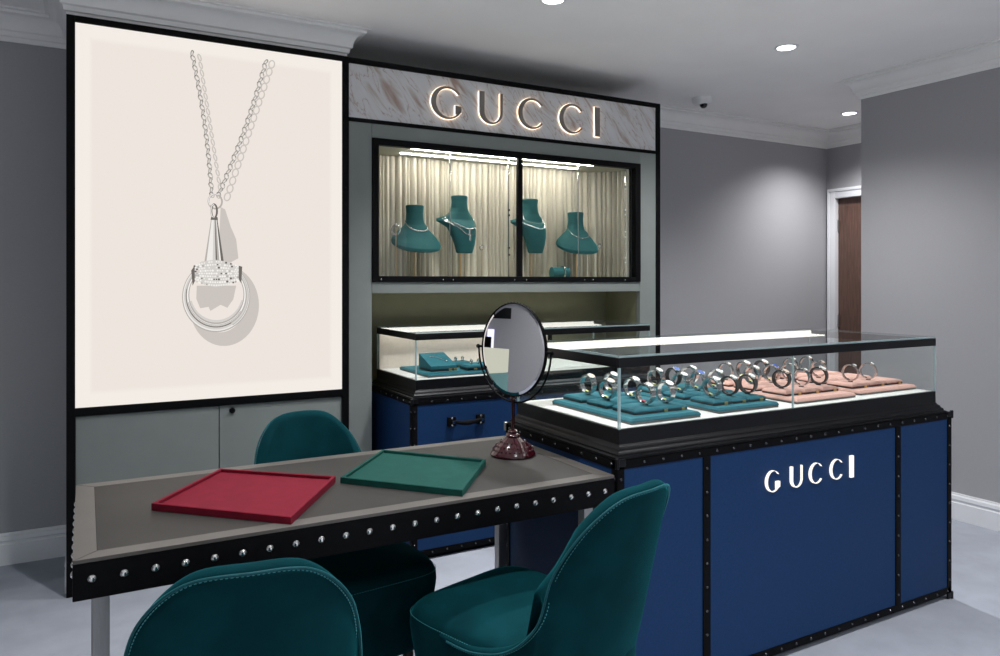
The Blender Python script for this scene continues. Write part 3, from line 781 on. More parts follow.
def trunk_counter(name, label, x0, x1, y0, y1, ztop, straps, seam, dz=0.0):
    cx = (x0 + x1) / 2
    t = thing(name, label, 'display counter', (cx, (y0 + y1) / 2, 0))
    zb = 0.022
    obj('plinth', MB('black').box((x0 + 0.03, y0 + 0.03, 0.0005), (x1 - 0.03, y1 - 0.03, zb)), t, 0)
    obj('body', MB('blue').box((x0 + 0.003, y0 + 0.003, zb), (x1 - 0.003, y1 - 0.003, ztop - 0.003)), t, 0)
    e = 0.029
    ed = MB('leather_black', 'rivet')
    th = 0.003
    for z0, z1 in ((zb, zb + e), (ztop - e, ztop)):
        ed.box((x0, y0, z0), (x1, y0 + th, z1), 0.001); ed.box((x0, y1 - th, z0), (x1, y1, z1), 0.001)
        ed.box((x0, y0, z0), (x0 + th, y1, z1), 0.001); ed.box((x1 - th, y0, z0), (x1, y1, z1), 0.001)
    ed.box((x0, y0, ztop - th), (x1, y1, ztop), 0.001)
    for xa in (x0, x1 - e):
        ed.box((xa, y0, zb), (xa + e, y0 + th, ztop), 0.001); ed.box((xa, y1 - th, zb), (xa + e, y1, ztop), 0.001)
    for ya in (y0, y1 - e):
        ed.box((x0, ya, zb), (x0 + th, ya + e, ztop), 0.001); ed.box((x1 - th, ya, zb), (x1, ya + e, ztop), 0.001)
    st = 0.078
    for z in (zb + e / 2, ztop - e / 2):
        rivets(ed, (x0 + e, y0, z), (x1 - e, y0, z), (0, -1, 0), st, 1)
        rivets(ed, (x0, y0 + e, z), (x0, y1 - e, z), (-1, 0, 0), st, 1)
        rivets(ed, (x1, y0 + e, z), (x1, y1 - e, z), (1, 0, 0), st, 1)
    rivets(ed, (x0 + 0.05, y0 + 0.012, ztop), (x1 - 0.05, y0 + 0.012, ztop), (0, 0, 1), st, 1)
    rivets(ed, (x0 + 0.012, y0 + 0.05, ztop), (x0 + 0.012, y1 - 0.05, ztop), (0, 0, 1), st, 1)
    for xa in (x0 + e / 2, x1 - e / 2): rivets(ed, (xa, y0, zb + 0.06), (xa, y0, ztop - 0.06), (0, -1, 0), 0.085, 1)
    for ya in (y0 + e / 2, y1 - e / 2):
        rivets(ed, (x0, ya, zb + 0.06), (x0, ya, ztop - 0.06), (-1, 0, 0), 0.085, 1); rivets(ed, (x1, ya, zb + 0.06), (x1, ya, ztop - 0.06), (1, 0, 0), 0.085, 1)
    obj('edging', ed, t)
    for sx in straps:
        s_ = MB('leather_black', 'rivet').box((sx - 0.0165, y0 - 0.001, zb + e), (sx + 0.0165, y0 + th, ztop - e), 0.001)
        rivets(s_, (sx, y0 - 0.001, zb + e + 0.04), (sx, y0 - 0.001, ztop - e - 0.04), (0, -1, 0), 0.085, 1)
        obj('strap', s_, t)
    for (xa, ya) in ((x0, y0), (x1, y0), (x0, y1), (x1, y1)):
        for za in (zb + 0.001, ztop - 0.001):
            c_ = MB('steel' if (ya == y1 and za > 0.5 and xa == x0) else 'molding').box((xa - 0.006, ya - 0.006, za - 0.026), (xa + 0.006, ya + 0.006, za + 0.008), 0.005, seg=3)
            c_.box((xa - 0.004 if xa == x0 else xa - 0.032, ya - 0.004, za - 0.02), (xa + 0.032 if xa == x0 else xa + 0.004, ya + 0.004, za + 0.004), 0.003)
            obj('corner_cap', c_, t)
    # moulded base of the glass case, stepped profile all round
    i = 0.034
    prof = [(0.004, ztop + 0.0005), (0.004, ztop + 0.006), (0.012, ztop + 0.010), (0.012, ztop + 0.015), (0.020, ztop + 0.021), (0.022, ztop + 0.028), (0.030, ztop + 0.033), (0.032, ztop + 0.038), (i, ztop + 0.040), (i, ztop + 0.088)]
    md = MB('molding')
    # the case stands a little inside the trunk; extra inset at the far right as in the profile of the lid
    def ring(d, z): return [(x0 + d, y0 + d, z), (x1 - d - 0.025, y0 + d, z), (x1 - d - 0.025, y1 - d, z), (x0 + d, y1 - d, z)]
    md.loft([ring(dd, z) for dd, z in prof])
    obj('case_base', md, t, 40)
    ax, bx, ay, by = x0 + i, x1 - i - 0.025, y0 + i, y1 - i
    zg0, zg1 = ztop + 0.088, ztop + 0.284
    obj('case_floor', MB('case_floor').box((ax + 0.010, ay + 0.010, zg0 - 0.002), (bx - 0.010, by - 0.010, zg0 + 0.0015)), t, 0)
    g = 0.006
    def pane(lo, hi, n='glass_pane'): return obj(n, MB('glass').box(lo, hi), t, 0)
    if seam:
        pane((ax, ay, zg0 + .0005), (seam - 0.001, ay + g, zg1)); pane((seam + 0.001, ay, zg0 + .0005), (bx, ay + g, zg1))
    else: pane((ax, ay, zg0 + .0005), (bx, ay + g, zg1))
    pane((ax, ay + g + .0005, zg0 + .0005), (ax + g, by - g - .0005, zg1)); pane((bx - g, ay + g + .0005, zg0 + .0005), (bx, by - g - .0005, zg1))
    pane((ax, by - g, zg0 + .0005), (bx, by, zg1))
    for (xa, ya) in ((ax, ay), (bx, ay), (ax, by), (bx, by)):
        ge = MB('glass_edge').box((xa - 0.0015 if xa == ax else xa - g, ya - 0.0015 if ya == ay else ya - g, zg0), (xa + g if xa == ax else xa + 0.0015, ya + g if ya == ay else ya + 0.0015, zg1))
        obj('glass_edge', ge, t, 0)
    if seam: obj('glass_edge', MB('glass_edge').box((seam - 0.0025, ay - 0.001, zg0), (seam + 0.0025, ay + g, zg1)), t, 0)
    # lid: black frame ring with glass top and a lit strip around the inside
    zl = zg1 + 0.032
    lid = MB('molding')
    w = 0.030
    lid.box((ax - 0.001, ay - 0.001, zg1), (bx + 0.001, ay + w * 0.4, zl), 0.002); lid.box((ax - 0.001, by - w * 0.4, zg1), (bx + 0.001, by + 0.001, zl), 0.002)
    lid.box((ax - 0.001, ay + w * 0.4, zg1), (ax + w * 0.4, by - w * 0.4, zl), 0.002); lid.box((bx - w * 0.4, ay + w * 0.4, zg1), (bx + 0.001, by - w * 0.4, zl), 0.002)
    lo = obj('lid', lid, t)
    obj('glass_top', MB('glass').box((ax + 0.002, ay + 0.002, zl + 0.0003), (bx - 0.002, by - 0.002, zl + 0.007)), lo, 0)
    ger = MB('glass_edge'); z0_, z1_ = zl + 0.0004, zl + 0.0069
    ger.loft([[(ax + d_, ay + d_, z_), (bx - d_, ay + d_, z_), (bx - d_, by - d_, z_), (ax + d_, by - d_, z_)] for d_, z_ in ((0.001, z0_), (0.001, z1_), (0.0035, z1_ + 0.0004))], cap=False)
    obj('glass_top_edge', ger, lo, 0)
    ls = MB('led_case')
    q = w * 0.4 + 0.001; ww = 0.085
    ls.box((ax + q, by - q - ww, zg1 + 0.008), (bx - q, by - q, zg1 + 0.014)); ls.box((ax + q, by - q - 0.006, zg1 + 0.014), (bx - q, by - q, zl - 0.001))
    ls.box((ax + q, ay + q, zg1 + 0.008), (ax + q + 0.05, by - q - ww, zg1 + 0.014))
    ls.box((ax + q + 0.05, ay + q, zg1 + 0.008), (bx - q, ay + q + 0.012, zg1 + 0.014))
    obj('light_strip', ls, lo, 0)
    return t, (ax, bx, ay, by, zg0 + 0.0015)

CX0, CX1, CY0, CY1, CZ = 1.447, 3.249, 1.848, 2.552, 0.800
front, FC = trunk_counter('trunk_display_counter', 'blue trunk counter with lit lettering and glass watch case, at front right', CX0, CX1, CY0, CY1, CZ, (1.826, 2.876), 2.294)
# illuminated lettering on the blue front
for chx, x, w in (('G', 2.104, 0.081), ('U', 2.228, 0.083), ('C', 2.335, 0.083), ('C', 2.452, 0.083), ('I', 2.572, 0.058)):
    mb = MB('letter_white')
    add_letter(mb, chx, x, 0.607, w, 0.080, CY0 - 0.006, CY0 + 0.0025, 0, -0.0020)
    obj('letter_' + chx.lower(), mb, front, 30, label='glowing white letter %s' % chx)
back, BC = trunk_counter('trunk_display_counter', 'blue trunk cabinet with glass case standing in the niche below the vitrine', 1.376, 2.945, 3.345, 3.965, 0.787, (2.06,), None)
# suitcase handle and lock on the rear trunk
hd = MB('leather_black', 'chrome')
hp = []
for k in range(15):
    q = k / 14; hp.append((1.585 + 0.16 * q, 3.318, 0.668 - 0.012 * math.sin(PI * q)))
hd.tube(hp, 0.010, 10, 0, False, [0.007 + 0.005 * math.sin(PI * k / 14) for k in range(15)])
for x in (1.585, 1.745):
    hd.box((x - 0.022, 3.330, 0.642), (x + 0.022, 3.3475, 0.688), 0.004)
    hd.cyl((x, 3.331, 0.665), (x, 3.310, 0.665), 0.008, n=14, mi=1); hd.dome((x, 3.332, 0.682), (0, -1, 0), 0.006, 0.005, 10, 1); hd.dome((x, 3.332, 0.648), (0, -1, 0), 0.006, 0.005, 10, 1)
obj('handle', hd, back)
obj('lock', MB('black').cyl((1.979, 3.338, 0.722), (1.979, 3.3485, 0.722), 0.014, n=20), back)
ax, bx, ay, by, zf = BC
obj('back_panel', MB('cream').box((ax + 0.008, by - 0.016, zf + 0.001), (2.52, by - 0.0075, zf + 0.19)), back, 0)
obj('divider', MB('black').box((2.521, by - 0.03, zf + 0.001), (2.545, by - 0.0075, zf + 0.19)), back, 0)

# ------------------------------------------------------------------ trays, pads and watches in the front case
ax, bx, ay, by, zf = FC
def bevel_slab(mb, lo, hi, cham, mi_top, mi_side):
    """pad: dark edge band below, chamfered suede top"""
    (x0, y0, z0), (x1, y1, z1) = lo, hi
    zm = z0 + (z1 - z0) * 0.38
    mb.box((x0, y0, z0), (x1, y1, zm), 0.001, mi_side)
    c = cham
    def ring(d, z): return [(x0 + d, y0 + d, z), (x1 - d, y0 + d, z), (x1 - d, y1 - d, z), (x0 + d, y1 - d, z)]
    mb.loft([ring(-0.001, zm), ring(-0.001, zm + (z1 - zm) * 0.35), ring(c * 0.5, zm + (z1 - zm) * 0.8), ring(c, z1)], mi_top)
TR = [('pad_teal', 1.558, 1.862, 1.915, 2.385, 'teal', 'left teal'), ('pad_teal', 1.963, 2.268, 1.928, 2.405, 'teal', 'right teal'),
      ('pad_pink', 2.378, 2.728, 1.935, 2.435, 'pink', 'left pink'), ('pad_pink', 2.785, 3.168, 1.955, 2.445, 'pink', 'right pink')]
where = {'left teal': 'at the left end of the watch case', 'right teal': 'beside the front glass seam', 'left pink': 'just right of the glass seam', 'right pink': 'at the right end of the watch case'}
ZT = zf + 0.020
pads = []
for mt, x0, x1, y0, y1, cn, nm in TR:
    m_ = MB(mt, 'pad_side'); bevel_slab(m_, (x0, y0, zf + 0.0003), (x1, y1, ZT), 0.006, 0, 1)
    tag(obj('display_tray', m_, None, 30), 'flat %s suede watch tray %s' % (cn, where[nm]), 'tray', 'watch trays in the glass case')
def pad(mt, x0, x1, y0, y1, label, tags):
    t = thing('display_pad', label, 'display pad', ((x0 + x1) / 2, (y0 + y1) / 2, ZT + 0.0003), 0, 'watch pads on the trays')
    m_ = MB(mt, 'strap_dark'); bevel_slab(m_, (x0, y0, ZT + 0.0004), (x1, y1, ZT + 0.019), 0.008, 0, 1)
    obj('cushion', m_, t, 30)
    for tx in tags:
        obj('gold_plate', MB('gold').box((tx - 0.008, y0 - 0.004, ZT + 0.001), (tx + 0.008, y0 - 0.0012, ZT + 0.011), 0.001), t)
ROWN = ['front', 'middle', 'rear']; COLN = ['left', 'centre', 'right']
ROWS = {'left teal': [(1.965, 2.085), (2.11, 2.23), (2.255, 2.375)], 'right teal': [(1.972, 2.092), (2.125, 2.245), (2.275, 2.395)],
        'left pink': [(2.0, 2.12), (2.15, 2.27), (2.30, 2.42)], 'right pink': [(2.005, 2.125), (2.155, 2.275), (2.305, 2.42)]}
for mt, x0, x1, y0, y1, cn, nm in TR:
    for ri, (ya, yb) in enumerate(ROWS[nm]):
        if nm == 'left teal':
            xa, xb = 1.612 - 0.006 * ri, 1.848 - 0.006 * ri
            pad(mt, xa, xb, ya, yb, 'wide teal pad in the %s row of the left teal watch tray' % ROWN[ri], (xb - 0.10, xb - 0.02))
        else:
            wv = (x1 - x0 - 0.03) / 3
            for ci in range(3):
                xa = x0 + 0.015 + ci * wv
                pad(mt, xa + 0.004, xa + wv - 0.004, ya, yb, '%s pad, %s of the %s row on the %s watch tray' % (cn, COLN[ci], ROWN[ri], nm), (xa + wv - 0.028,))

ZP = ZT + 0.0193
def watch_mesh(kind, dial):
    """closed watch standing upright on a small black clip; ring axis along local X, dial towards local -Y and up"""
    t = bpy.data.objects.new('wristwatch', None); COL.objects.link(t); t.empty_display_size = 0.02
    R, W, TH = 0.0335, 0.0135, 0.0058
    cz_ = R + 0.006
    n = 40; strapmat = {'steel': 'watch_steel', 'dark': 'strap_dark', 'stripe': 'strap_dark', 'bangle': 'watch_steel'}[kind]
    s_ = MB(strapmat, 'chrome', 'ruby')
    tmp = bmesh.new(); V = []
    for k in range(n):
        a = 2 * PI * k / n
        top = max(0, math.cos(a - math.radians(28)))   # widest near the dial
        w = W * (0.72 + 0.28 * top) * (0.55 if kind == 'bangle' else 1)
        ring = []
        for (dx, r) in ((-w, R - TH / 2), (-w, R + TH / 2), (w, R + TH / 2), (w, R - TH / 2)):
            rr_ = r + (0.0007 if (k % 2 and kind == 'steel') else 0)
            ring.append(tmp.verts.new((dx, -rr_ * math.sin(a), cz_ + rr_ * math.cos(a))))
        V.append(ring)
    for k in range(n):
        A, B = V[k], V[(k + 1) % n]
        for j in range(4): tmp.faces.new((A[j], A[(j + 1) % 4], B[(j + 1) % 4], B[j]))
    s_.merge(tmp, 0)
    if kind == 'stripe':
        for k in range(6, 14):
            a = 2 * PI * k / n; a2 = 2 * PI * (k + 1) / n; r = R + 0.0022
            tm = bmesh.new()
            vs = [tm.verts.new((dx, -r * math.sin(q), cz_ + r * math.cos(q))) for dx, q in ((-0.003, a), (0.003, a), (0.003, a2), (-0.003, a2))]
            tm.faces.new(vs); s_.merge(tm, 2)
    obj('bracelet' if kind in ('steel', 'bangle') else 'strap', s_, t, 30, local=True)
    a = math.radians(28)
    c = Vector((0, -(R + 0.002) * math.sin(a), cz_ + (R + 0.002) * math.cos(a))); nrm = Vector((0, -math.sin(a), math.cos(a)))
    q = nrm.to_track_quat('Z', 'Y').to_matrix().to_4x4(); mt = Matrix.Translation(c) @ q
    rc = 0.0165 if kind != 'bangle' else 0.009
    case = MB('watch_steel').lathe([(0, -0.003), (rc * 0.9, -0.003), (rc, -0.001), (rc, 0.003), (rc * 0.92, 0.0045), (rc * 0.84, 0.0042)], n=24, mat=mt)
    case.box((-0.002 + rc, -0.002, -0.001), (rc + 0.003, 0.002, 0.002), 0.0006, mat=mt)
    obj('case', case, t, 30, local=True)
    obj('dial', MB(dial).lathe([(0, 0.0040), (rc * 0.84, 0.0040), (rc * 0.84, 0.002)], n=24, mat=mt), t, 30, local=True)
    clip = MB('black').box((-0.005, -0.009, 0.0), (0.005, 0.009, 0.003), 0.001).box((-0.003, -0.005, 0.003), (0.003, 0.005, 0.0065), 0.001)
    clip.cyl((0, 0.004, 0.006), (0, 0.012, 0.012), 0.003, n=8)
    obj('stand_clip', clip, t, 30, local=True)
    if kind in ('steel',):
        lab = MB('ruby' if dial == 'dial_brown' else 'label_lime').box((-0.005, 0.004, 0.011), (0.006, 0.018, 0.0125), 0, mat=Matrix.Rotation(0.25, 4, 'X'))
        obj('paper_tag', lab, t, 30, local=True)
    t.hide_render = False
    return t
PROTO = {}
def watch(x, y, kind, dial, label, rz, z=None):
    key = (kind, dial)
    if key not in PROTO:
        PROTO[key] = watch_mesh(kind, dial); o = PROTO[key]
    else: o = copy_tree(PROTO[key])
    o.location = (x, y, (ZP if z is None else z) + 0.0003); o.rotation_euler = (0, 0, rz)
    tag(o, label, 'watch', 'wristwatches in the glass case')
DN = {'dial_white': 'white', 'dial_pink': 'rose', 'dial_blue': 'blue', 'dial_brown': 'bronze'}
KN = {'steel': 'steel bracelet watch', 'dark': 'black strap watch', 'stripe': 'red striped watch', 'bangle': 'slim bangle watch'}
WL = [ # tray, row, x, kind, dial, place words
 ('left teal', 2, 1.672, 'steel', 'dial_pink', 'left'), ('left teal', 2, 1.785, 'steel', 'dial_white', 'right'),
 ('left teal', 1, 1.655, 'steel', 'dial_pink', 'left'), ('left teal', 1, 1.765, 'steel', 'dial_white', 'right'),
 ('left teal', 0, 1.705, 'steel', 'dial_brown', 'left'), ('left teal', 0, 1.798, 'steel', 'dial_white', 'right'),
 ('right teal', 2, 2.025, 'steel', 'dial_white', 'left'), ('right teal', 2, 2.115, 'dark', 'dial_blue', 'centre'), ('right teal', 2, 2.21, 'steel', 'dial_white', 'right'),
 ('right teal', 1, 2.02, 'steel', 'dial_white', 'left'), ('right teal', 1, 2.115, 'steel', 'dial_blue', 'centre'), ('right teal', 1, 2.21, 'steel', 'dial_white', 'right'),
 ('right teal', 0, 2.03, 'steel', 'dial_white', 'left'), ('right teal', 0, 2.12, 'dark', 'dial_white', 'centre'), ('right teal', 0, 2.215, 'stripe', 'dial_white', 'right'),
 ('left pink', 2, 2.445, 'bangle', 'dial_white', 'left'), ('left pink', 2, 2.555, 'steel', 'dial_white', 'centre'), ('left pink', 2, 2.66, 'dark', 'dial_white', 'right'),
 ('left pink', 1, 2.445, 'steel', 'dial_white', 'left'), ('left pink', 1, 2.555, 'steel', 'dial_blue', 'centre'), ('left pink', 1, 2.665, 'bangle', 'dial_pink', 'right'),
 ('left pink', 0, 2.445, 'dark', 'dial_pink', 'left'), ('left pink', 0, 2.555, 'bangle', 'dial_white', 'centre'), ('left pink', 0, 2.665, 'dark', 'dial_white', 'right'),
 ('right pink', 2, 2.862, 'bangle', 'dial_white', 'left'), ('right pink', 2, 2.98, 'bangle', 'dial_white', 'centre'),
 ('right pink', 1, 2.865, 'bangle', 'dial_pink', 'left'), ('right pink', 0, 2.872, 'bangle', 'dial_white', 'left'), ('right pink', 0, 2.99, 'bangle', 'dial_white', 'centre')]
for tr, ri, x, k, dl, pl in WL:
    ya, yb = ROWS[tr][ri]
    watch(x, (ya + yb) / 2 + random.uniform(-.006, .006), k, dl, '%s with %s dial, %s in the %s row on the %s tray' % (KN[k], DN[dl], pl, ROWN[ri], tr), math.radians(12 + random.uniform(-7, 7)))

# ------------------------------------------------------------------ trays and earrings in the rear case
ax, bx, ay, by, zf = BC
m_ = MB('pad_teal', 'pad_side'); bevel_slab(m_, (1.50, 3.43, zf + 0.0003), (2.05, 3.82, zf + 0.019), 0.006, 0, 1)
tag(obj('display_tray', m_, None, 30), 'teal suede tray in the rear glass case behind the mirror', 'tray')
zt = zf + 0.0193
# sloping necklace board
mb = MB('pad_teal', 'strap_dark', 'gold')
mb.prism([(0, 0), (0.16, 0), (0.16, 0.018), (0.0, 0.066)], 0.15, lambda u, v, w: (1.56 + w, 3.50 + (0.16 - u), zt + v + 0.0125), 0)
t = thing('necklace_board', 'sloping teal necklace board in the rear glass case', 'display board', (1.635, 3.58, zt))
mb2 = MB('pad_teal', 'strap_dark')
x0, x1 = 1.545, 1.69
tmpA = [(x0, 3.50, zt + .0125), (x1, 3.50, zt + .0125), (x1, 3.66, zt + .0125), (x0, 3.66, zt + .0125)]
mb2.loft([tmpA, [(x0, 3.50, zt + .028), (x1, 3.50, zt + .028), (x1, 3.66, zt + .082), (x0, 3.66, zt + .082)]], 0)
mb2.box((x0 + .002, 3.502, zt + .0005), (x1 - .002, 3.658, zt + .0123), 0.001, 1)
obj('board', mb2, t, 20); mb.bm.free()
for gx in (1.655, 1.682): obj('gold_plate', MB('gold').box((gx - .009, 3.496, zt + .001), (gx + .009, 3.4995, zt + .012), .001), t)
nk = MB('watch_steel')
pts = [(1.585 + 0.07 * q, 3.60 - 0.055 * q + 0.02 * math.sin(PI * q), zt + 0.0125 + 0.0155 + (3.60 - 0.055 * q + 0.02 * math.sin(PI * q) - 3.50) / 0.16 * 0.054 + 0.003) for q in [k / 14 for k in range(15)]]
nk.tube(pts, 0.002, 6); nk.sphere(pts[-1], 0.006); nk.sphere(pts[0], 0.004)
tag(obj('chain', nk), 'fine silver chain lying on the sloping teal board', 'necklace')
k = 0
pos = {0: 'left', 1: 'middle', 2: 'right', 3: 'rear'}
for (x, y, nm_) in ((1.79, 3.68, 'low teal earring pad behind the sloping board'), (1.80, 3.51, 'low teal earring pad right of the sloping board'), (1.95, 3.52, 'low teal earring pad half hidden by the mirror')):
    t = thing('earring_pad', nm_, 'display pad', (x, y, zt), 0, 'earring pads in the rear case')
    m_ = MB('pad_teal', 'strap_dark'); bevel_slab(m_, (x - 0.062, y - 0.05, zt + .0004), (x + 0.062, y + 0.05, zt + .026), 0.01, 0, 1)
    obj('cushion', m_, t, 30)
    obj('gold_plate', MB('gold').box((x - .03, y - 0.0545, zt + .002), (x - .012, y - 0.0512, zt + .012), .001), t)
    for j, dx in enumerate((-0.02, 0.022)):
        e = MB('watch_steel', 'chrome')
        e.tube([(x + dx, y + 0.010 * math.cos(2 * PI * q / 16), zt + 0.040 + 0.012 * math.sin(2 * PI * q / 16)) for q in range(16)], 0.0035, 6, 0, True)
        e.sphere((x + dx, y - 0.01, zt + 0.046), 0.006, 1, 8)
        tag(obj('earring', e), '%s silver earring on the %s' % (('left', 'right')[j], nm_.replace('low teal ', '')), 'earring', 'earrings in the rear case')

# ------------------------------------------------------------------ consultation table
TX0, TX1, TY0, TY1, TZ = -0.025, 1.437, 1.848, 2.535, 0.757
t = thing('consultation_table', 'long studded black leather table with taupe top on steel legs', 'table', ((TX0 + TX1) / 2, (TY0 + TY1) / 2, 0))
bw = 0.047
obj('top_field', MB('table_field').box((TX0 + bw + 0.0008, TY0 + bw + 0.0008, TZ - 0.008), (TX1 - bw - 0.0008, TY1 - bw - 0.0008, TZ - 0.0002)), t, 0)
bd = MB('table_border')
g = 0.0014
I = (TX0 + bw, TX1 - bw, TY0 + bw, TY1 - bw)
quads = [[(TX0 + g, TY0), (TX1 - g, TY0), (I[1] - g, I[2]), (I[0] + g, I[2])], [(TX1, TY0 + g), (TX1, TY1 - g), (I[1], I[3] - g), (I[1], I[2] + g)],
         [(TX1 - g, TY1), (TX0 + g, TY1), (I[0] + g, I[3]), (I[1] - g, I[3])], [(TX0, TY1 - g), (TX0, TY0 + g), (I[0], I[2] + g), (I[0], I[3] - g)]]
for qd in quads:
    bd.prism(qd, 0.008, lambda u, v, w: (u, v, TZ - 0.008 + w))
obj('top_border', bd, t, 0)
ap = MB('leather_black')
ap.box((TX0, TY0, 0.668), (TX1, TY0 + 0.02, TZ - 0.0085), 0.002); ap.box((TX0, TY1 - 0.02, 0.668), (TX1, TY1, TZ - 0.0085), 0.002)
ap.box((TX0, TY0 + 0.02, 0.668), (TX0 + 0.02, TY1 - 0.02, TZ - 0.0085), 0.002); ap.box((TX1 - 0.02, TY0 + 0.02, 0.668), (TX1, TY1 - 0.02, TZ - 0.0085), 0.002)
ap.box((TX0 + 0.02, TY0 + 0.02, 0.72), (TX1 - 0.02, TY1 - 0.02, TZ - 0.0085))
obj('apron', ap, t)
sp = MB('chrome').dome((0, 0, 0), (0, 0, 1), 0.0078, 0.005, 14).lathe([(0.0078, 0), (0.0084, 0.001), (0.0078, 0.0015)], n=14)
sproto = None
def stud(p, rot):
    global sproto
    if sproto is None:
        sproto = obj('stud', sp, None, 40); sproto.parent = t; o = sproto
    else:
        o = sproto.copy(); COL.objects.link(o)
    o.location = Vector(p) - Vector(t.location); o.rotation_euler = rot
for k in range(23): stud((0.012 + k * 0.0631, TY0, 0.7125), (PI / 2, 0, 0))
for k in range(10): stud((TX0, TY0 + 0.045 + k * 0.0663, 0.7125), (PI / 2, 0, -PI / 2))
for k in range(23): stud((0.012 + k * 0.0631, TY1, 0.7125), (-PI / 2, 0, 0))
for (x, y) in ((0.014, 1.88), (1.352, 1.89), (0.014, 2.455), (1.362, 2.455)):
    lg = MB('leg_steel').box((x, y, 0.001), (x + 0.033, y + 0.033, 0.719), 0.0015)
    obj('leg', lg, t, 0)

# velvet trays on the table
def vtray(name, mat, a, b, c_, d_, label):
    pts = [Vector((*p, 0)) for p in (a, b, c_, d_)]; cen = sum(pts, Vector()) / 4
    t = thing(name, label, 'tray', (cen.x, cen.y, TZ), 0, 'velvet trays on the table')
    ins = lambda d: [p + (cen - p).normalized() * d for p in pts]
    fl = MB(mat); lo = ins(0.012)
    fl.loft([[(p.x, p.y, TZ + 0.0006) for p in lo], [(p.x, p.y, TZ + 0.010) for p in lo]])
    obj('tray_floor', fl, t, 20)
    rm = MB(mat); o_, i_ = pts, ins(0.013)
    def rg(P_, z, d=0): return [Vector((p.x, p.y, z)) + ((cen - p).normalized() * d) for p in P_]
    ring = [rg(o_, TZ + 0.0006), rg(o_, TZ + 0.0180), rg(o_, TZ + 0.0196, 0.003), rg(i_, TZ + 0.0196, -0.003), rg(i_, TZ + 0.0180), rg(i_, TZ + 0.0102)]
    rm.loft(ring, 0, cap=False)
    obj('tray_rim', rm, t, 20)
vtray('velvet_tray', 'red', (0.151, 2.158), (0.367, 2.455), (0.655, 2.190), (0.444, 1.863), 'crimson red velvet tray lying on the left of the table')
vtray('velvet_tray', 'green', (0.664, 2.172), (0.901, 2.458), (1.148, 2.157), (0.921, 1.870), 'bottle green velvet tray lying on the right of the table')

# ------------------------------------------------------------------ table mirror
mx, my = 1.297, 2.236
t = thing('vanity_mirror', 'round swivel mirror on oxblood foot, on the table by the watch counter', 'mirror', (mx, my, TZ))
prof = [(0, 0.0006), (0.075, 0.0006), (0.079, 0.004), (0.079, 0.008), (0.075, 0.013), (0.067, 0.025), (0.058, 0.035), (0.045, 0.047), (0.031, 0.058), (0.024, 0.064), (0.026, 0.069), (0.024, 0.073), (0.016, 0.078), (0.018, 0.083), (0.011, 0.09), (0.0, 0.091)]
fb = MB('oxblood').lathe(prof, n=48)
for rr_, zz, nn in ((0.0695, 0.0225, 28), (0.059, 0.0345, 24), (0.0445, 0.048, 20)):
    for k in range(nn): fb.sphere((rr_ * math.cos(2 * PI * k / nn), rr_ * math.sin(2 * PI * k / nn), zz), 0.0036, 0, 8)
obj('foot', fb, t, 40, local=True)
obj('stem', MB('oxblood').lathe([(0.0065, 0.089), (0.0065, 0.185), (0.010, 0.19), (0.0105, 0.2), (0.006, 0.206)], n=20), t, 40, local=True)
YAW = math.radians(60.9 - 90 + 0)     # placeholder, overwritten below
# facing direction: 43 degrees to the right of the camera's line
A_ = math.atan((1836 - 500) / 744)
fwd = Vector((math.cos(A_), math.sin(A_), 0)); rgt = Vector((math.sin(A_), -math.cos(A_), 0))
psi = math.radians(48)
nrm = (-rgt * math.sin(psi) - fwd * math.cos(psi)).normalized()
tan = Vector((-nrm.y, nrm.x, 0)); 
zc = 0.367
def W_(u, v, w): # local mirror-plane coords (tangent, up, out)
    return tan * u + Vector((0, 0, v)) + nrm * w
yk = MB('leather_black'); R1 = 0.183
yp = [W_(R1 * math.cos(math.radians(a)), zc + R1 * math.sin(math.radians(a)), 0) for a in range(180, 361, 6)]
yk.tube(yp, 0.0034, 10)
for sgn in (-1, 1):
    yk.tube([W_(sgn * R1, zc, 0), W_(sgn * 0.164, zc, 0)], 0.0045, 10)
    yk.sphere(W_(sgn * (R1 + 0.004), zc, 0), 0.0075)
obj('yoke', yk, t, 40, local=True)
tilt = math.radians(2)
n2 = nrm * math.cos(tilt) + Vector((0, 0, 1)) * math.sin(tilt); up2 = Vector((0, 0, 1)) * math.cos(tilt) - nrm * math.sin(tilt)
def V_(u, v, w): return tan * u + up2 * v + n2 * w + Vector((0, 0, zc))
fm = MB('leather_black', 'leather_black')
N = 72
rings = []
for (r, w) in ((0.158, 0.005), (0.1595, 0.0065), (0.162, 0.005), (0.163, 0.002), (0.1625, -0.005), (0.1575, -0.008)):
    rings.append([V_(r * math.cos(2 * PI * k / N), r * math.sin(2 * PI * k / N), w) for k in range(N)])
fm.loft(rings, 0, cap=False)
fm.loft([[V_(r * math.cos(2 * PI * k / N), r * math.sin(2 * PI * k / N), -0.0082) for k in range(N)] for r in (0.1605, 0.001)], 1, cap=False)
for k in range(64): fm.sphere(V_(0.163 * math.cos(2 * PI * k / 64), 0.163 * math.sin(2 * PI * k / 64), 0.0), 0.0028, 0, 6)
obj('frame', fm, t, 40, local=True)
gm = MB('mirror', 'bezel')
gm.loft([[V_(r * math.cos(2 * PI * k / N), r * math.sin(2 * PI * k / N), w) for k in range(N)] for r, w in ((0.158, -0.006), (0.158, 0.0034))], 1, cap=False)
gm.loft([[V_(r * math.cos(2 * PI * k / N), r * math.sin(2 * PI * k / N), w) for k in range(N)] for r, w in ((0.158, 0.0034), (0.149, 0.0046))], 1, cap=False)
tmp = bmesh.new(); tmp.faces.new([tmp.verts.new(V_(0.149 * math.cos(2 * PI * k / N), 0.149 * math.sin(2 * PI * k / N), 0.0046)) for k in range(N)])
gm.merge(tmp, 0)
obj('mirror_glass', gm, t, 20, local=True)

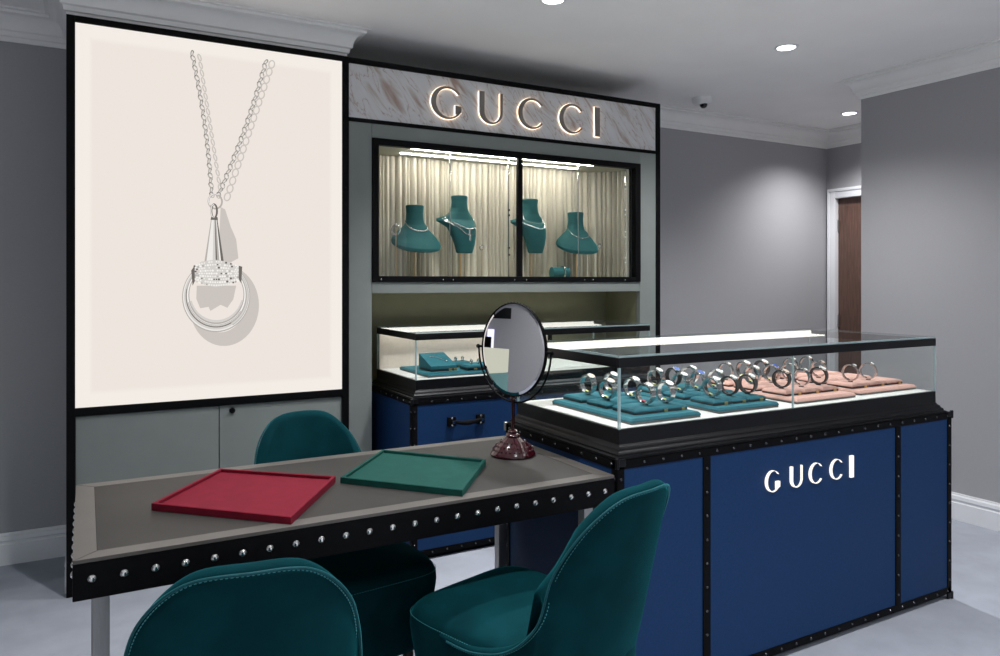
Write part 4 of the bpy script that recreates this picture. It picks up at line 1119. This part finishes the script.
# ------------------------------------------------------------------ velvet chairs
def build_chair(name, label):
    t = thing(name, label, 'chair', (0, 0, 0), 0, 'teal velvet chairs around the table')
    ZB = 0.195
    CP = [(0.0, -0.381, 0.877), (0.103, -0.361, 0.864), (0.175, -0.309, 0.792), (0.207, -0.251, 0.688), (0.217, -0.212, 0.568), (0.227, -0.127, 0.484), (0.235, -0.01, 0.444), (0.235, 0.119, 0.438)]
    LEAN = 0.228
    full = [Vector((-p[0], p[1], p[2])) for p in CP[::-1]] + [Vector(p) for p in CP[1:]]
    full = [full[0] * 2 - full[1]] + full + [full[-1] * 2 - full[-2]]
    rimc = []
    for i in range(1, len(full) - 2):
        a, b, c, d = full[i - 1:i + 3]
        for k in range(8):
            u = k / 8
            rimc.append(0.5 * (2 * b + (c - a) * u + (2 * a - 5 * b + 4 * c - d) * u * u + (3 * b - a - 3 * c + d) * u ** 3))
    rimc.append(full[-2])
    NC = len(rimc)
    lean = lambda z: LEAN * max(0.0, z - 0.42)
    base_plan = [Vector((p.x, p.y + lean(p.z), 0)) for p in rimc]
    cols = []; outer_n = []
    for k, p in enumerate(rimc):
        tg = base_plan[min(k + 1, NC - 1)] - base_plan[max(k - 1, 0)]
        tg.normalize(); nin = Vector((-tg.y, tg.x, 0))        # towards the seat
        outer_n.append(-nin)
        f_ = abs(2 * k / (NC - 1) - 1)
        tc = 0.044 if f_ < 0.6 else 0.044 - 0.026 * (f_ - 0.6) / 0.4
        r_ = tc / 2; zt_ = p.z; col = []
        def at(z, inset):
            tp = 1 - 0.10 * max(0, 0.45 - z) / 0.25
            q = base_plan[k] + nin * inset
            return (q.x * tp, (q.y - 0.03) * tp + 0.03 - lean(z), z)
        NZ = 16
        for j in range(NZ): col.append(at(ZB + (zt_ - r_ - ZB) * j / (NZ - 1), 0))
        for j in range(1, 10):
            a = PI * j / 10; col.append(at(zt_ - r_ + r_ * math.sin(a), r_ - r_ * math.cos(a)))
        zi = min(0.40, zt_ - r_ - 0.005)
        for j in range(NZ): col.append(at(zt_ - r_ + (zi - (zt_ - r_)) * j / (NZ - 1), tc))
        cols.append(col)
    bk = MB('velvet'); bk.loft(cols, 0, cap=False, closed=False)
    for ci in (0, -1):
        tmp = bmesh.new(); tmp.faces.new([tmp.verts.new(p) for p in cols[ci]]); bmesh.ops.triangulate(tmp, faces=tmp.faces[:]); bk.merge(tmp)
    bmesh.ops.remove_doubles(bk.bm, verts=bk.bm.verts[:], dist=0.0003)
    bmesh.ops.recalc_face_normals(bk.bm, faces=bk.bm.faces[:])
    b_ = obj('backrest', bk, t, 70, local=True)
    rim = [p + outer_n[k] * 0.0005 + Vector((0, 0, -0.010)) for k, p in enumerate(rimc)]
    obj('piping', MB('piping').tube(rim[2:-2], 0.0028, 8), b_, 60, local=True)
    stt = MB('stitch')
    # stitches follow the rim a little way in, measured square to it
    low = []
    for k in range(NC):
        p = rimc[k]; tg = (rimc[min(k + 1, NC - 1)] - rimc[max(k - 1, 0)]).normalized()
        side = -outer_n[k].cross(tg).normalized()
        q = p + side * 0.013
        low.append(Vector((q.x, q.y, q.z)) + outer_n[k] * 0.001)
    acc = 0.0
    for a, b in zip(low[3:-3], low[4:-3]):
        seg = (b - a).length
        if seg < 1e-6: continue
        d_ = (b - a) / seg; q = 0.0
        while acc + (seg - q) > 0.0085:
            q += 0.0085 - acc; acc = 0; p = a + d_ * q
            stt.tube([p - d_ * 0.002, p + d_ * 0.002], 0.0011, 5)
        acc += seg - q
    obj('stitching', stt, b_, 40, local=True)
    # seat: rounded block, slightly domed
    def seat_ring(z, ins):
        out = []; n = 64; p = 6.0
        for k in range(n):
            a = 2 * PI * k / n; ca, sa = math.cos(a), math.sin(a); p = 6.0
            x = (0.232 - ins) * math.copysign(abs(ca) ** (2 / p), ca); y = ((0.275 if sa > 0 else 0.30) - ins) * math.copysign(abs(sa) ** (2 / p), sa) + 0.032
            # keep the rear corners inside the shell of the backrest
            half = base_plan[NC // 2:]
            if y < half[-1].y:
                xl = 0.0
                for u_, v_ in zip(half, half[1:]):
                    if u_.y <= y <= v_.y and v_.y > u_.y:
                        xl = u_.x + (v_.x - u_.x) * (y - u_.y) / (v_.y - u_.y); break
                x = math.copysign(min(abs(x), max(0.0, xl - 0.010 - ins * 0.6)), x)
            out.append((x, y, z))
        return out
    st = MB('velvet')
    st.loft([seat_ring(z, i) for z, i in ((0.185, 0.06), (0.195, 0.042), (0.215, 0.032), (0.28, 0.018), (0.33, 0.010), (0.38, 0.003), (0.41, 0.0), (0.435, 0.002), (0.452, 0.010), (0.464, 0.022), (0.474, 0.05), (0.484, 0.10), (0.490, 0.16), (0.492, 0.22))])
    s_ = obj('seat', st, t, 60, local=True)
    ss = MB('stitch'); sr = [Vector(p) for p in seat_ring(0.440, 0.0015)]; acc = 0.0
    for a, b in zip(sr, sr[1:] + sr[:1]):
        seg = (b - a).length; d_ = (b - a) / seg; q = 0.0
        while acc + (seg - q) > 0.0085:
            q += 0.0085 - acc; acc = 0; p = a + d_ * q
            ss.tube([p - d_ * 0.002, p + d_ * 0.002], 0.0011, 5)
        acc += seg - q
    obj('stitching', ss, s_, 40, local=True)
    for sx in (-1, 1):
        for sy in (-1, 1):
            top = Vector((sx * 0.150, 0.04 + sy * 0.150, 0.192)); bot = Vector((sx * 0.155, 0.04 + sy * 0.16, 0.001)); md = top.lerp(bot, 0.6)
            lg = MB('leg_black').cyl(top, md, 0.019, 0.0145, 18)
            l_ = obj('leg', lg, t, 40, local=True)
            obj('ferrule', MB('steel').cyl(md, bot, 0.0148, 0.0105, 18), l_, 40, local=True)
    return t
ch1 = build_chair('velvet_chair', 'teal velvet chair seen from behind, at the front left of the table')
ch1.location = (0.298, 1.678, 0); ch1.rotation_euler = (0, 0, math.radians(-8.5))
ch2 = copy_tree(ch1); ch2['label'] = 'teal velvet chair turned sideways, in front of the blue counter'
ch2.location = (1.065, 1.729, 0); ch2.rotation_euler = (0, 0, math.radians(15.7))
ch3 = copy_tree(ch1); ch3['label'] = 'teal velvet chair behind the table, facing the camera'
ch3.location = (0.743, 2.431, 0); ch3.rotation_euler = (0, 0, math.radians(186.6))

# ------------------------------------------------------------------ things seen only in the mirror
t = thing('low_cabinet', 'pale teal cabinet with lit cream top, seen reflected in the round mirror', 'cabinet', (-0.86, 4.06, 0))
obj('body', MB('cab_teal').box((-1.07, 3.85, 0.001), (-0.62, 4.255, 0.83), 0.004), t)
obj('lit_top', MB('cab_cream').box((-1.068, 3.852, 0.832), (-0.622, 4.255, 1.00)), t, 0)
obj('hood', MB('black').box((-1.07, 3.85, 1.22), (-0.62, 4.255, 1.30), 0.003).box((-1.07, 4.20, 1.002), (-0.62, 4.255, 1.22)), t)
t = thing('wall_light', 'violet tinted light seen reflected at the left of the round mirror', 'wall light', (-1.5, 4.27, 1.0))
obj('back_plate', MB('black').box((-1.375, 4.235, 0.98), (-1.345, 4.279, 1.07), 0.003), t)
obj('glow_panel', MB('wall_glow').box((-1.43, 4.25, 0.96), (-1.376, 4.279, 1.13), 0.002), t)

# ------------------------------------------------------------------ camera, world, view
cd = bpy.data.cameras.new('camera'); co = bpy.data.objects.new('camera', cd); COL.objects.link(co)
cd.sensor_width = 36; cd.lens = 36 * 744 / 1000; cd.sensor_fit = 'HORIZONTAL'
cd.shift_y = -(328 - 281.4) / 1000; cd.clip_start = 0.02
co.location = (0, 0, 1.36)
co.rotation_euler = (PI / 2, 0, -(PI / 2 - A_))
SC.camera = co
w = bpy.data.worlds.new('world'); w.use_nodes = True; SC.world = w
w.node_tree.nodes['Background'].inputs['Color'].default_value = (0.5, 0.52, 0.55, 1)
w.node_tree.nodes['Background'].inputs['Strength'].default_value = 2.1
SC.view_settings.view_transform = 'Standard'; SC.view_settings.look = 'None'
SC.view_settings.exposure = 0.0; SC.view_settings.gamma = 1.0; SC.view_settings.use_curve_mapping = False
SC.cycles.max_bounces = 12; SC.cycles.transparent_max_bounces = 24; SC.cycles.diffuse_bounces = 6; SC.cycles.glossy_bounces = 6
SC.cycles.sample_clamp_indirect = 6; SC.cycles.use_denoising = True
SC.cycles.caustics_reflective = False; SC.cycles.caustics_refractive = False
